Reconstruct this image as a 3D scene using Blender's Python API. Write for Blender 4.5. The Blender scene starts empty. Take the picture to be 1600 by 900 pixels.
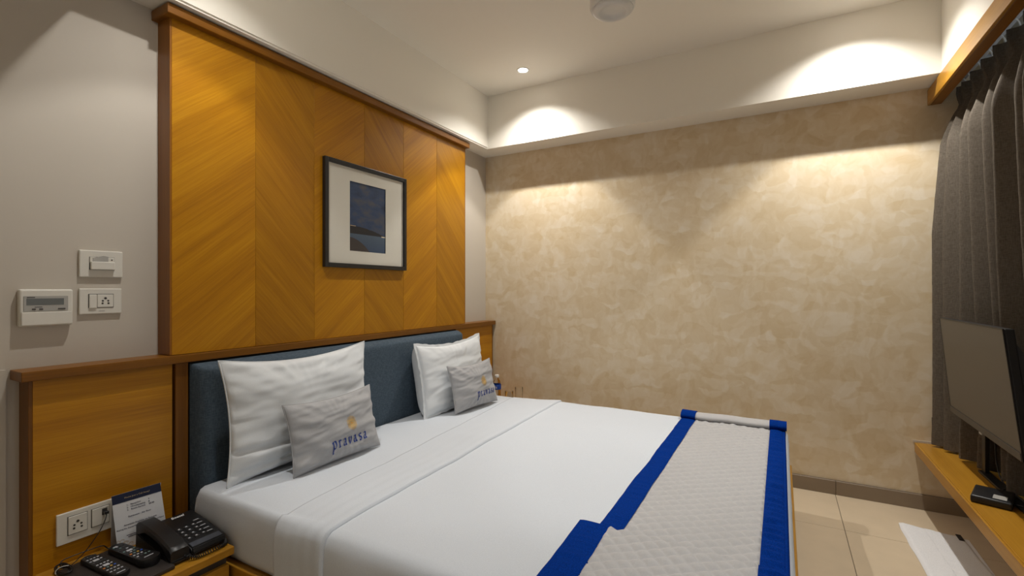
import bpy, bmesh, math, random
from mathutils import Vector, Matrix, noise

# ------------------------------------------------------------------ camera, world, exposure
scn = bpy.context.scene
COL = scn.collection
PI = math.pi
FPX = 749.0                                   # focal length in pixels of a 1600 px wide frame
cam_d = bpy.data.cameras.new('camera')
cam_d.sensor_fit = 'HORIZONTAL'
cam_d.sensor_width = 36.0
cam_d.lens = FPX / 1600.0 * 36.0
cam_d.shift_y = 2.0 / 1600.0
cam_d.clip_start = 0.02
cam = bpy.data.objects.new('camera', cam_d)
COL.objects.link(cam)
cam.location = (2.2, 0.0, 1.23)
cam.rotation_euler = (PI / 2, 0, math.atan2(420, FPX))
scn.camera = cam

scn.view_settings.view_transform = 'Standard'
scn.view_settings.look = 'None'
scn.view_settings.gamma = 1.0
scn.view_settings.use_curve_mapping = False
scn.view_settings.exposure = 0.07

wld = bpy.data.worlds.new('daylight')
scn.world = wld
wld.use_nodes = True
wld.node_tree.nodes['Background'].inputs[0].default_value = (0.80, 0.90, 1.0, 1)
wld.node_tree.nodes['Background'].inputs[1].default_value = 1.6

# downlight positions in the ceiling tray, and unseen fill lamps added in the lower entry ceiling behind the camera
CEIL = 2.77
SOF = 2.352
TRAY_SPOTS = [(0.62, 2.975), (2.54, 2.975), (0.60, 1.01), (2.54, 1.01)]
ENTRY_FILL_SPOTS = [(1.0, -1.25), (2.3, -1.25)]
LAMP_COL = (1.0, 0.975, 0.93)
WIDE_W, NARROW_W = 44.0, 38.0
ENTRY_FILL_W = 10.0

# ------------------------------------------------------------------ node material helpers
def new_mat(name):
    m = bpy.data.materials.new(name)
    m.use_nodes = True
    nt = m.node_tree
    b = nt.nodes['Principled BSDF']
    return m, nt, b

def nd(nt, typ, **kw):
    n = nt.nodes.new(typ)
    for k, v in kw.items():
        if k.startswith('i_'):
            n.inputs[k[2:].replace('_', ' ')].default_value = v
        else:
            setattr(n, k, v)
    return n

def lk(nt, a, b): nt.links.new(a, b)

def plain(name, col, rough=0.5, metal=0.0, spec=0.5, var=0.0, vscale=8.0, bump=0.0, bscale=200.0, coat=0.0):
    m, nt, b = new_mat(name)
    b.inputs['Base Color'].default_value = (*col, 1)
    b.inputs['Roughness'].default_value = rough
    b.inputs['Metallic'].default_value = metal
    b.inputs['Specular IOR Level'].default_value = spec
    b.inputs['Coat Weight'].default_value = coat
    tc = nd(nt, 'ShaderNodeTexCoord')
    if var > 0:
        n = nd(nt, 'ShaderNodeTexNoise'); n.inputs['Scale'].default_value = vscale; n.inputs['Detail'].default_value = 5
        lk(nt, tc.outputs['Object'], n.inputs['Vector'])
        mx = nd(nt, 'ShaderNodeMix', data_type='RGBA')
        mx.inputs[6].default_value = (*[c * (1 - var) for c in col], 1)
        mx.inputs[7].default_value = (*[min(1, c * (1 + var)) for c in col], 1)
        lk(nt, n.outputs['Fac'], mx.inputs[0]); lk(nt, mx.outputs[2], b.inputs['Base Color'])
    if bump > 0:
        n2 = nd(nt, 'ShaderNodeTexNoise'); n2.inputs['Scale'].default_value = bscale; n2.inputs['Detail'].default_value = 3
        lk(nt, tc.outputs['Object'], n2.inputs['Vector'])
        bp = nd(nt, 'ShaderNodeBump'); bp.inputs['Strength'].default_value = bump; bp.inputs['Distance'].default_value = 0.002
        lk(nt, n2.outputs['Fac'], bp.inputs['Height']); lk(nt, bp.outputs['Normal'], b.inputs['Normal'])
    return m

def wood(name, dark, mid, light, rot=(0, 0, 0), rough=0.38, fine=1.0):
    """veneer: grain runs along the local X axis of the rotated coordinates"""
    m, nt, b = new_mat(name)
    tc = nd(nt, 'ShaderNodeTexCoord')
    mp0 = nd(nt, 'ShaderNodeMapping'); mp0.inputs['Rotation'].default_value = rot
    lk(nt, tc.outputs['Object'], mp0.inputs['Vector'])
    def stretched(sx, sy, detail, dist):
        mp = nd(nt, 'ShaderNodeMapping'); mp.inputs['Scale'].default_value = (sx, sy, sy)
        lk(nt, mp0.outputs['Vector'], mp.inputs['Vector'])
        n = nd(nt, 'ShaderNodeTexNoise'); n.inputs['Scale'].default_value = 1.0
        n.inputs['Detail'].default_value = detail; n.inputs['Distortion'].default_value = dist
        lk(nt, mp.outputs['Vector'], n.inputs['Vector'])
        return n
    broad = stretched(0.9, 16 * fine, 4, 0.4)
    thin = stretched(5.0, 190 * fine, 4, 0.0)
    ramp = nd(nt, 'ShaderNodeValToRGB')
    ramp.color_ramp.elements[0].position = 0.28; ramp.color_ramp.elements[0].color = (*dark, 1)
    ramp.color_ramp.elements[1].position = 0.72; ramp.color_ramp.elements[1].color = (*light, 1)
    e = ramp.color_ramp.elements.new(0.5); e.color = (*mid, 1)
    add = nd(nt, 'ShaderNodeMath', operation='MULTIPLY_ADD')
    add.inputs[1].default_value = 0.42
    lk(nt, thin.outputs['Fac'], add.inputs[0])
    mul = nd(nt, 'ShaderNodeMath', operation='MULTIPLY'); mul.inputs[1].default_value = 0.58
    lk(nt, broad.outputs['Fac'], mul.inputs[0]); lk(nt, mul.outputs[0], add.inputs[2])
    lk(nt, add.outputs[0], ramp.inputs['Fac'])
    lk(nt, ramp.outputs['Color'], b.inputs['Base Color'])
    b.inputs['Roughness'].default_value = rough
    b.inputs['Specular IOR Level'].default_value = 0.35
    bp = nd(nt, 'ShaderNodeBump'); bp.inputs['Strength'].default_value = 0.12; bp.inputs['Distance'].default_value = 0.001
    lk(nt, thin.outputs['Fac'], bp.inputs['Height']); lk(nt, bp.outputs['Normal'], b.inputs['Normal'])
    return m

def fabric(name, c1, c2, scale=900.0, rough=0.9, bump=0.25, slub=0.0, sheen=0.0):
    m, nt, b = new_mat(name)
    tc = nd(nt, 'ShaderNodeTexCoord')
    n = nd(nt, 'ShaderNodeTexNoise'); n.inputs['Scale'].default_value = scale; n.inputs['Detail'].default_value = 2
    lk(nt, tc.outputs['Object'], n.inputs['Vector'])
    fac = n.outputs['Fac']
    if slub > 0:
        mp = nd(nt, 'ShaderNodeMapping'); mp.inputs['Scale'].default_value = (60, 60, 420)
        mp2 = nd(nt, 'ShaderNodeMapping'); mp2.inputs['Scale'].default_value = (420, 420, 50)
        outs = []
        for q in (mp, mp2):
            lk(nt, tc.outputs['Object'], q.inputs['Vector'])
            w = nd(nt, 'ShaderNodeTexNoise'); w.inputs['Scale'].default_value = 1.0; w.inputs['Detail'].default_value = 2
            lk(nt, q.outputs['Vector'], w.inputs['Vector']); outs.append(w.outputs['Fac'])
        av = nd(nt, 'ShaderNodeMath', operation='ADD'); lk(nt, outs[0], av.inputs[0]); lk(nt, outs[1], av.inputs[1])
        hf = nd(nt, 'ShaderNodeMath', operation='MULTIPLY'); hf.inputs[1].default_value = 0.5; lk(nt, av.outputs[0], hf.inputs[0])
        fac = hf.outputs[0]
    rp = nd(nt, 'ShaderNodeValToRGB')
    rp.color_ramp.elements[0].position = 0.35; rp.color_ramp.elements[0].color = (*c1, 1)
    rp.color_ramp.elements[1].position = 0.65; rp.color_ramp.elements[1].color = (*c2, 1)
    lk(nt, fac, rp.inputs['Fac']); lk(nt, rp.outputs['Color'], b.inputs['Base Color'])
    b.inputs['Roughness'].default_value = rough
    b.inputs['Specular IOR Level'].default_value = 0.15
    b.inputs['Sheen Weight'].default_value = sheen
    bp = nd(nt, 'ShaderNodeBump'); bp.inputs['Strength'].default_value = bump; bp.inputs['Distance'].default_value = 0.0012
    lk(nt, fac, bp.inputs['Height']); lk(nt, bp.outputs['Normal'], b.inputs['Normal'])
    return m

def trowel_wall(name):
    """cream wall paint laid on in overlapping trowel patches"""
    m, nt, b = new_mat(name)
    tc = nd(nt, 'ShaderNodeTexCoord')
    wn = nd(nt, 'ShaderNodeTexNoise'); wn.inputs['Scale'].default_value = 5.0; wn.inputs['Detail'].default_value = 3
    lk(nt, tc.outputs['Object'], wn.inputs['Vector'])
    sc = nd(nt, 'ShaderNodeVectorMath', operation='SCALE'); sc.inputs['Scale'].default_value = 0.16
    lk(nt, wn.outputs['Color'], sc.inputs[0])
    ad = nd(nt, 'ShaderNodeVectorMath', operation='ADD')
    lk(nt, tc.outputs['Object'], ad.inputs[0]); lk(nt, sc.outputs['Vector'], ad.inputs[1])
    vals = []
    for s, mpv in ((1.0, (11, 1, 20)), (1.0, (24, 1, 13)), (1.0, (40, 1, 34))):
        mp = nd(nt, 'ShaderNodeMapping'); mp.inputs['Scale'].default_value = mpv
        mp.inputs['Rotation'].default_value = (0, 0.5 * s, 0)
        mp.inputs['Location'].default_value = (mpv[0] * 0.37, 0, mpv[2] * 0.11)
        lk(nt, ad.outputs['Vector'], mp.inputs['Vector'])
        v = nd(nt, 'ShaderNodeTexVoronoi', voronoi_dimensions='3D', feature='SMOOTH_F1')
        v.inputs['Scale'].default_value = 1.0
        v.inputs['Smoothness'].default_value = 0.25
        lk(nt, mp.outputs['Vector'], v.inputs['Vector'])
        sep = nd(nt, 'ShaderNodeSeparateColor'); lk(nt, v.outputs['Color'], sep.inputs['Color'])
        vals.append(sep.outputs['Red'])
    fine = nd(nt, 'ShaderNodeTexNoise'); fine.inputs['Scale'].default_value = 9.0; fine.inputs['Detail'].default_value = 6
    lk(nt, tc.outputs['Object'], fine.inputs['Vector'])
    s1 = nd(nt, 'ShaderNodeMath', operation='MULTIPLY_ADD'); s1.inputs[1].default_value = 0.36
    s2 = nd(nt, 'ShaderNodeMath', operation='MULTIPLY_ADD'); s2.inputs[1].default_value = 0.24
    s3 = nd(nt, 'ShaderNodeMath', operation='MULTIPLY_ADD'); s3.inputs[1].default_value = 0.14
    f0 = nd(nt, 'ShaderNodeMath', operation='MULTIPLY'); f0.inputs[1].default_value = 0.26
    lk(nt, fine.outputs['Fac'], f0.inputs[0])
    lk(nt, vals[0], s1.inputs[0]); lk(nt, f0.outputs[0], s1.inputs[2])
    lk(nt, vals[1], s2.inputs[0]); lk(nt, s1.outputs[0], s2.inputs[2])
    lk(nt, vals[2], s3.inputs[0]); lk(nt, s2.outputs[0], s3.inputs[2])
    rp = nd(nt, 'ShaderNodeValToRGB')
    rp.color_ramp.elements[0].position = 0.18; rp.color_ramp.elements[0].color = (0.65, 0.51, 0.315, 1)
    rp.color_ramp.elements[1].position = 0.86; rp.color_ramp.elements[1].color = (0.775, 0.685, 0.545, 1)
    e = rp.color_ramp.elements.new(0.5); e.color = (0.71, 0.59, 0.41, 1)
    lk(nt, s3.outputs[0], rp.inputs['Fac']); lk(nt, rp.outputs['Color'], b.inputs['Base Color'])
    b.inputs['Roughness'].default_value = 0.55
    b.inputs['Specular IOR Level'].default_value = 0.3
    bp = nd(nt, 'ShaderNodeBump'); bp.inputs['Strength'].default_value = 0.35; bp.inputs['Distance'].default_value = 0.002
    lk(nt, s3.outputs[0], bp.inputs['Height']); lk(nt, bp.outputs['Normal'], b.inputs['Normal'])
    return m

def emit(name, col, s):
    m, nt, b = new_mat(name)
    b.inputs['Base Color'].default_value = (0.8, 0.8, 0.8, 1)
    b.inputs['Emission Color'].default_value = (*col, 1)
    b.inputs['Emission Strength'].default_value = s
    return m

def glass(name, col=(1, 1, 1), rough=0.0, ior=1.45):
    m, nt, b = new_mat(name)
    b.inputs['Base Color'].default_value = (*col, 1)
    b.inputs['Transmission Weight'].default_value = 1.0
    b.inputs['Roughness'].default_value = rough
    b.inputs['IOR'].default_value = ior
    return m

D = math.radians
M = {}
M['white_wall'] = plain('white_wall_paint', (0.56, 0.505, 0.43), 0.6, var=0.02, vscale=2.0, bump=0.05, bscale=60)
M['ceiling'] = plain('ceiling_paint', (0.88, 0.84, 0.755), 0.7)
M['front_wall'] = plain('bounce_wall_paint', (0.80, 0.77, 0.71), 0.6)  # lighter than the white wall paint, to add bounce light from unseen walls
M['cream'] = trowel_wall('cream_trowel_paint')
GD, GM, GL = (0.32, 0.122, 0.0025), (0.44, 0.185, 0.0035), (0.56, 0.26, 0.008)
# grain lies in the Y-Z plane of the wall: bring Y onto X, then turn by the chevron angle
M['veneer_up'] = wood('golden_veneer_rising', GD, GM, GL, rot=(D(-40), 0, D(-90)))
M['veneer_down'] = wood('golden_veneer_falling', *[tuple(0.84 * q for q in c) for c in (GD, GM, GL)], rot=(D(47), 0, D(-90)))  # darker base colour stands in for the anisotropic sheen of this grain direction
M['veneer_flat'] = wood('golden_veneer_level', GD, GM, GL, rot=(0, 0, D(-90)))
M['veneer_vert'] = wood('golden_veneer_upright', (0.20, 0.07, 0.008), (0.26, 0.095, 0.010), (0.32, 0.125, 0.014), rot=(0, D(90), 0))
M['timber_y'] = wood('edge_timber_along', (0.14, 0.050, 0.003), (0.195, 0.073, 0.0045), (0.25, 0.098, 0.007), rot=(0, 0, D(-90)))
M['timber_z'] = wood('edge_timber_upright', (0.13, 0.046, 0.003), (0.18, 0.066, 0.0045), (0.23, 0.088, 0.007), rot=(0, D(90), 0))
M['honey_y'] = wood('honey_wood_along', (0.34, 0.152, 0.013), (0.43, 0.206, 0.020), (0.52, 0.268, 0.034), rot=(0, 0, D(-90)), rough=0.3)
M['honey_x'] = wood('honey_wood_across', (0.34, 0.152, 0.013), (0.43, 0.206, 0.020), (0.52, 0.268, 0.034), rough=0.3)
M['tile'] = plain('beige_floor_tile', (0.63, 0.515, 0.365), 0.32, var=0.10, vscale=7.0)
M['grout'] = plain('grout', (0.16, 0.125, 0.09), 0.9)
M['skirting'] = plain('brown_skirting_tile', (0.26, 0.20, 0.14), 0.45, var=0.08, vscale=9)
M['sheet'] = fabric('white_cotton', (0.60, 0.64, 0.695), (0.66, 0.70, 0.755), 500, 0.85, 0.10)
M['pillow_white'] = fabric('white_pillow_cotton', (0.70, 0.725, 0.745), (0.76, 0.785, 0.805), 600, 0.85, 0.12)
M['cushion_grey'] = fabric('grey_satin', (0.36, 0.36, 0.37), (0.43, 0.43, 0.44), 700, 0.55, 0.12, sheen=0.2)
M['quilt'] = fabric('silver_grey_quilt', (0.44, 0.435, 0.44), (0.51, 0.505, 0.51), 800, 0.55, 0.15, sheen=0.2)
M['blue'] = fabric('royal_blue_satin', (0.0006, 0.020, 0.155), (0.001, 0.036, 0.27), 300, 0.9, 0.3)
M['blue'].node_tree.nodes['Principled BSDF'].inputs['Specular IOR Level'].default_value = 0.04
M['denim'] = fabric('blue_grey_weave', (0.042, 0.062, 0.085), (0.090, 0.122, 0.155), 700, 0.85, 0.5, slub=1)
M['curtain'] = fabric('taupe_curtain_weave', (0.088, 0.071, 0.053), (0.152, 0.127, 0.099), 700, 0.75, 0.35, slub=1)
M['plate'] = plain('ivory_plastic', (0.72, 0.69, 0.62), 0.35)
M['plate_line'] = plain('dark_seam', (0.05, 0.045, 0.04), 0.6)
M['black'] = plain('black_plastic', (0.012, 0.012, 0.013), 0.38)
M['black_soft'] = plain('black_rubber', (0.018, 0.018, 0.019), 0.6)
M['grey_key'] = plain('pale_grey_print', (0.55, 0.56, 0.6), 0.5)
M['orange_key'] = plain('orange_key', (0.75, 0.22, 0.02), 0.5)
M['yellow_key'] = plain('yellow_key', (0.75, 0.45, 0.05), 0.5)
M['blue_key'] = plain('blue_key', (0.03, 0.12, 0.6), 0.5)
M['green_key'] = plain('grey_green_key', (0.18, 0.28, 0.26), 0.5)
M['dark_key'] = plain('dark_key', (0.05, 0.05, 0.055), 0.5)
M['strip'] = plain('grey_blue_index_strip', (0.16, 0.17, 0.20), 0.25)
M['leather'] = plain('brown_black_leather', (0.030, 0.024, 0.021), 0.5, bump=0.3, bscale=400)
M['frame_black'] = plain('black_picture_frame', (0.010, 0.010, 0.011), 0.35)
M['mat_board'] = plain('cream_mat_board', (0.66, 0.63, 0.55), 0.8)
M['navy'] = plain('navy_print', (0.006, 0.012, 0.045), 0.6)
M['ink'] = plain('navy_ink', (0.014, 0.018, 0.06), 0.7)
M['paper'] = plain('white_card', (0.76, 0.77, 0.80), 0.6)
M['gold_ink'] = plain('gold_ink', (0.55, 0.42, 0.24), 0.6)
M['white_ink'] = plain('white_ink', (0.8, 0.8, 0.8), 0.6)
M['thread_blue'] = plain('blue_embroidery', (0.006, 0.035, 0.24), 0.6)
M['thread_gold'] = plain('gold_embroidery', (0.62, 0.40, 0.13), 0.55)
M['thread_orange'] = plain('orange_embroidery', (0.8, 0.34, 0.02), 0.55)
M['lcd'] = plain('grey_lcd', (0.16, 0.17, 0.165), 0.25)
M['lcd_bezel'] = plain('grey_panel', (0.42, 0.405, 0.375), 0.35)
M['white_metal'] = plain('white_enamel', (0.74, 0.72, 0.68), 0.3)
M['lens'] = emit('lamp_lens', (1.0, 0.93, 0.82), 30.0)
M['tv_screen'] = plain('glossy_dark_screen', (0.045, 0.038, 0.032), 0.30, spec=0.9, coat=0.0)
M['tv_lip'] = plain('dark_grey_lip', (0.05, 0.043, 0.038), 0.4)
M['steel'] = plain('brushed_steel', (0.45, 0.45, 0.45), 0.3, 1.0)
M['towel'] = fabric('white_towelling', (0.72, 0.72, 0.73), (0.80, 0.80, 0.81), 350, 0.95, 0.6)
M['towel_rib'] = fabric('grey_rib_weave', (0.40, 0.385, 0.37), (0.52, 0.50, 0.48), 350, 0.95, 0.6)
M['glass'] = glass('clear_glass', (0.97, 0.98, 0.98))
M['bottle'] = glass('clear_bottle_plastic', (0.93, 0.95, 0.96), 0.05, 1.3)
M['label_blue'] = plain('blue_bottle_label', (0.01, 0.06, 0.35), 0.4)
M['window_metal'] = plain('grey_window_metal', (0.35, 0.35, 0.35), 0.4)

# ------------------------------------------------------------------ mesh helpers
def new_bm(): return bmesh.new()

def box(bm, x0, x1, y0, y1, z0, z1, bev=0.0, seg=2):
    vs = [bm.verts.new((x, y, z)) for x in (x0, x1) for y in (y0, y1) for z in (z0, z1)]
    fs = [(0, 1, 3, 2), (4, 6, 7, 5), (0, 4, 5, 1), (2, 3, 7, 6), (0, 2, 6, 4), (1, 5, 7, 3)]
    faces = [bm.faces.new([vs[i] for i in f]) for f in fs]
    if bev > 0:
        es = list({e for f in faces for e in f.edges})
        bmesh.ops.bevel(bm, geom=es, offset=bev, segments=seg, profile=0.5, affect='EDGES')
    return vs

def boxm(x0, x1, y0, y1, z0, z1, bev=0.0, seg=2):
    bm = new_bm(); box(bm, x0, x1, y0, y1, z0, z1, bev, seg); return bm

def grid(bm, nu, nv, f, close_u=False):
    vs = [[bm.verts.new(f(i / (nu if close_u else nu - 1) if nu > 1 else 0, j / (nv - 1))) for j in range(nv)] for i in range(nu)]
    for i in range(nu if close_u else nu - 1):
        for j in range(nv - 1):
            a = vs[i]; b2 = vs[(i + 1) % nu]
            bm.faces.new((a[j], b2[j], b2[j + 1], a[j + 1]))
    return vs

def lathe(bm, prof, n=32, cx=0, cy=0, cz=0, axis='Z', cap0=True, cap1=True):
    rings = []
    for r, h in prof:
        ring = []
        for k in range(n):
            a = 2 * PI * k / n
            p = (r * math.cos(a), r * math.sin(a), h)
            if axis == 'X': p = (h, r * math.cos(a), r * math.sin(a))
            if axis == 'Y': p = (r * math.sin(a), h, r * math.cos(a))
            ring.append(bm.verts.new((cx + p[0], cy + p[1], cz + p[2])))
        rings.append(ring)
    for a, b2 in zip(rings, rings[1:]):
        for k in range(n):
            bm.faces.new((a[k], a[(k + 1) % n], b2[(k + 1) % n], b2[k]))
    if cap0: bm.faces.new(rings[0][::-1])
    if cap1: bm.faces.new(rings[-1])

def tube(bm, pts, r, n=8):
    pts = [Vector(p) for p in pts]
    rings = []
    up = Vector((0, 0, 1))
    prev = None
    for i, p in enumerate(pts):
        t = (pts[min(i + 1, len(pts) - 1)] - pts[max(i - 1, 0)]).normalized()
        if prev is None:
            a = t.orthogonal().normalized()
        else:
            a = (prev - t * prev.dot(t))
            a = a.normalized() if a.length > 1e-6 else t.orthogonal().normalized()
        prev = a
        b2 = t.cross(a)
        rr = r[i] if isinstance(r, (list, tuple)) else r
        rings.append([bm.verts.new(p + (a * math.cos(2 * PI * k / n) + b2 * math.sin(2 * PI * k / n)) * rr) for k in range(n)])
    for a, b2 in zip(rings, rings[1:]):
        for k in range(n):
            bm.faces.new((a[k], a[(k + 1) % n], b2[(k + 1) % n], b2[k]))
    bm.faces.new(rings[0][::-1]); bm.faces.new(rings[-1])

def catmull(pts, n=8):
    pts = [Vector(p) for p in pts]
    out = []
    for i in range(len(pts) - 1):
        p0 = pts[max(i - 1, 0)]; p1 = pts[i]; p2 = pts[i + 1]; p3 = pts[min(i + 2, len(pts) - 1)]
        for k in range(n):
            t = k / n
            out.append(0.5 * ((2 * p1) + (p2 - p0) * t + (2 * p0 - 5 * p1 + 4 * p2 - p3) * t * t + (3 * p1 - p0 - 3 * p2 + p3) * t ** 3))
    out.append(pts[-1])
    return out

def prism(bm, poly, mapf, d0, d1):
    """extrude polygon poly of 2-D points between d0 and d1; mapf(a, b, d) -> 3-D"""
    v0 = [bm.verts.new(mapf(a, b2, d0)) for a, b2 in poly]
    v1 = [bm.verts.new(mapf(a, b2, d1)) for a, b2 in poly]
    n = len(poly)
    for k in range(n):
        bm.faces.new((v0[k], v0[(k + 1) % n], v1[(k + 1) % n], v1[k]))
    bm.faces.new(v0[::-1]); bm.faces.new(v1)

def wpos(o):
    p = Vector(o.location)
    q = o.parent
    while q: p += Vector(q.location); q = q.parent
    return p

def obj(name, bm, m, parent=None, smooth=None, recalc=True, origin=None):
    """link bm (built in world coordinates) as one mesh object"""
    if recalc: bmesh.ops.recalc_face_normals(bm, faces=bm.faces)
    base = wpos(parent) if parent else Vector(origin or (0, 0, 0))
    if base.length: bmesh.ops.translate(bm, verts=bm.verts, vec=-base)
    me = bpy.data.meshes.new(name)
    bm.to_mesh(me); bm.free()
    if smooth is not None:
        me.shade_smooth()
        if smooth < 180: 
            try: me.set_sharp_from_angle(angle=math.radians(smooth))
            except Exception: pass
    me.materials.append(m)
    o = bpy.data.objects.new(name, me)
    COL.objects.link(o)
    if parent: o.parent = parent
    else: o.location = base
    return o

def tag(o, label, cat, group=None):
    o['label'] = label; o['category'] = cat
    if group: o['group'] = group
    return o

def thing(name, label, cat, loc, group=None):
    o = bpy.data.objects.new(name, None)
    o.empty_display_size = 0.05
    COL.objects.link(o); o.location = loc
    return tag(o, label, cat, group)

def struct(name, bm, m, smooth=None):
    o = obj(name, bm, m, None, smooth); o['kind'] = 'structure'; return o

def nz(x, y, z=0.0): return noise.noise(Vector((x, y, z)))

def text_bm(body, size, mapf, align='LEFT', shear=0.0, bold=0.0):
    """flat lettering turned into a mesh; mapf(a, b) -> 3-D point"""
    cu = bpy.data.curves.new('t', 'FONT')
    cu.body = body; cu.size = size; cu.align_x = align; cu.shear = shear; cu.resolution_u = 2
    cu.offset = bold
    o = bpy.data.objects.new('t', cu); COL.objects.link(o)
    dg = bpy.context.evaluated_depsgraph_get()
    me = bpy.data.meshes.new_from_object(o.evaluated_get(dg))
    bm = new_bm(); bm.from_mesh(me)
    bpy.data.objects.remove(o); bpy.data.curves.remove(cu); bpy.data.meshes.remove(me)
    for v in bm.verts: v.co = Vector(mapf(v.co.x, v.co.y))
    return bm

def merge(dst, src):
    me = bpy.data.meshes.new('tmp'); src.to_mesh(me); src.free()
    dst.from_mesh(me); bpy.data.meshes.remove(me)

# ------------------------------------------------------------------ room shell
YB = 3.462          # far wall
XR = 3.22           # window wall
YF = -2.0           # wall behind the camera
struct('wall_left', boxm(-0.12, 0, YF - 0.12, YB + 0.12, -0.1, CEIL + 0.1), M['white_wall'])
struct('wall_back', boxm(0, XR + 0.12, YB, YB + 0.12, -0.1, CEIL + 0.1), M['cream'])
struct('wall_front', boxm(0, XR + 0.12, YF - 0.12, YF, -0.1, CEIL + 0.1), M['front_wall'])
# window wall with its opening behind the curtain
WY0, WY1, WZ0, WZ1 = 0.55, 3.30, 0.45, 2.42
bm = new_bm()
box(bm, XR, XR + 0.12, YF, WY0, -0.1, CEIL + 0.1)
box(bm, XR, XR + 0.12, WY1, YB, -0.1, CEIL + 0.1)
box(bm, XR, XR + 0.12, WY0, WY1, -0.1, WZ0)
box(bm, XR, XR + 0.12, WY0, WY1, WZ1, CEIL + 0.1)
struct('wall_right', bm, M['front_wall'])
struct('ceiling', boxm(0, XR + 0.12, YF, YB, CEIL, CEIL + 0.1), M['ceiling'])
# dropped beams round the ceiling tray
TX0, TX1, TY0, TY1 = 0.150, 2.925, 0.79, 3.25
bm = boxm(0, TX0, TY0, YB, SOF, CEIL)
box(bm, TX0, TX0 + 0.006, TY0, TY1, SOF + 0.010, CEIL)          # thin plaster lip that leaves a shadow line
struct('trim_1', bm, M['ceiling'])
struct('trim_2', boxm(TX0, TX1, TY1, YB, SOF, CEIL), M['ceiling'])
struct('trim_3', boxm(0, XR, YF, TY0, SOF, CEIL), M['ceiling'])
struct('trim_4', boxm(TX1, TX1 + 0.05, TY0, YB, 2.26, CEIL), M['ceiling'])
struct('trim_5', boxm(0, 0.012, -0.4, 0.552, 0, 0.968), M['white_wall'])

# floor: a grout bed with every tile laid on it
flo = struct('floor', boxm(0, XR, YF, YB, -0.1, -0.004), M['grout'])
tile_me = None
T = 0.6
ix0, ix1 = -5, 2
for ix in range(ix0, ix1):
    for iy in range(-9, 1):
        x0 = 2.485 + ix * T; x1 = x0 + T
        y1 = 2.965 + (iy + 1) * T if iy < 0 else YB
        y0 = 2.965 + iy * T
        cx0, cx1, cy0, cy1 = max(x0, 0), min(x1, XR), max(y0, YF), min(y1, YB)
        if cx1 - cx0 < 0.01 or cy1 - cy0 < 0.01: continue
        full = abs(cx1 - cx0 - T) < 1e-4 and abs(cy1 - cy0 - T) < 1e-4
        g = 0.0014
        if full and tile_me:
            o = bpy.data.objects.new('floor_tile', tile_me); COL.objects.link(o)
            o.location = (x0, y0, 0); o.parent = flo
        else:
            bm = boxm(g, cx1 - cx0 - g, g, cy1 - cy0 - g, -0.004, 0.0, 0.0008, 1)
            o = obj('floor_tile', bm, M['tile']); o.location = (cx0, cy0, 0); o.parent = flo
            if full: tile_me = o.data

# skirting tiles along the far wall
sk = struct('baseboard_back', boxm(0.0, XR, YB - 0.006, YB, 0.0, 0.084), M['grout'])
for a, b2 in ((0.0, 0.686), (0.688, 1.286), (1.288, 1.886), (1.888, 2.486), (2.488, 3.086), (3.088, XR)):
    obj('skirting_tile', boxm(a, b2, YB - 0.014, YB - 0.004, 0.0, 0.083 + 0.002 * nz(a * 7, 1), 0.0015, 1), M['skirting'], sk)

# window behind the curtain
wn = struct('window_1', boxm(XR + 0.02, XR + 0.06, WY0, WY0 + 0.05, WZ0, WZ1), M['window_metal'])
for y0, y1, z0, z1 in ((WY1 - 0.05, WY1, WZ0, WZ1), (WY0, WY1, WZ0, WZ0 + 0.05), (WY0, WY1, WZ1 - 0.05, WZ1), (1.90, 1.95, WZ0, WZ1), (WY0, WY1, 1.95, 1.985)):
    obj('window_frame', boxm(XR + 0.02, XR + 0.06, y0, y1, z0, z1, 0.003, 1), M['window_metal'], wn)
obj('window_pane', boxm(XR + 0.035, XR + 0.041, WY0, WY1, WZ0, WZ1), M['glass'], wn)

# ------------------------------------------------------------------ downlights
def spot(name, x, y, z, watts, size, blend, r, parent):
    L = bpy.data.lights.new(name, 'SPOT')
    L.energy = watts; L.color = LAMP_COL; L.spot_size = D(size); L.spot_blend = blend; L.shadow_soft_size = r
    o = bpy.data.objects.new(name, L); COL.objects.link(o)
    o.parent = parent
    o.location = Vector((x, y, z)) - wpos(parent)
    return o

def downlight(x, y, z, label, wide, narrow):
    t = thing('downlight', label, 'ceiling lamp', (x, y, z), 'recessed downlights')
    bm = new_bm()
    lathe(bm, [(0.030, -0.001), (0.040, -0.004), (0.044, -0.0035), (0.045, 0.0), (0.030, 0.0)], 32, x, y, z, cap0=False, cap1=False)
    obj('trim_ring', bm, M['white_metal'], t, 40)
    bm = new_bm()
    lathe(bm, [(0.0305, -0.0015), (0.0300, -0.004), (0.022, -0.007), (0.010, -0.0085), (0.001, -0.009)], 24, x, y, z, cap0=False)
    obj('lens', bm, M['lens'], t, 180)
    spot('wide_beam', x, y, z - 0.014, wide, 128, 0.70, 0.020, t)
    spot('narrow_beam', x, y, z - 0.014, narrow, 84, 0.22, 0.020, t)

tl = ['lit recessed downlight in the ceiling near the far left corner',
      'lit recessed downlight in the ceiling above the window end of the far beam',
      'lit recessed downlight in the ceiling above the near bedside',
      'lit recessed downlight in the ceiling above the near end of the shelf']
for (x, y), l, q in zip(TRAY_SPOTS, tl, (1.1, 1.22, 0.66, 0.5)): downlight(x, y, CEIL, l, WIDE_W * q, NARROW_W * q)
for (x, y), l in zip(ENTRY_FILL_SPOTS, ['added fill downlight in the low entry ceiling by the wall', 'added fill downlight in the low entry ceiling by the window side']):
    downlight(x, y, SOF, l, ENTRY_FILL_W, ENTRY_FILL_W * 0.4)  # added out of view as fill light for the room

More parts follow.
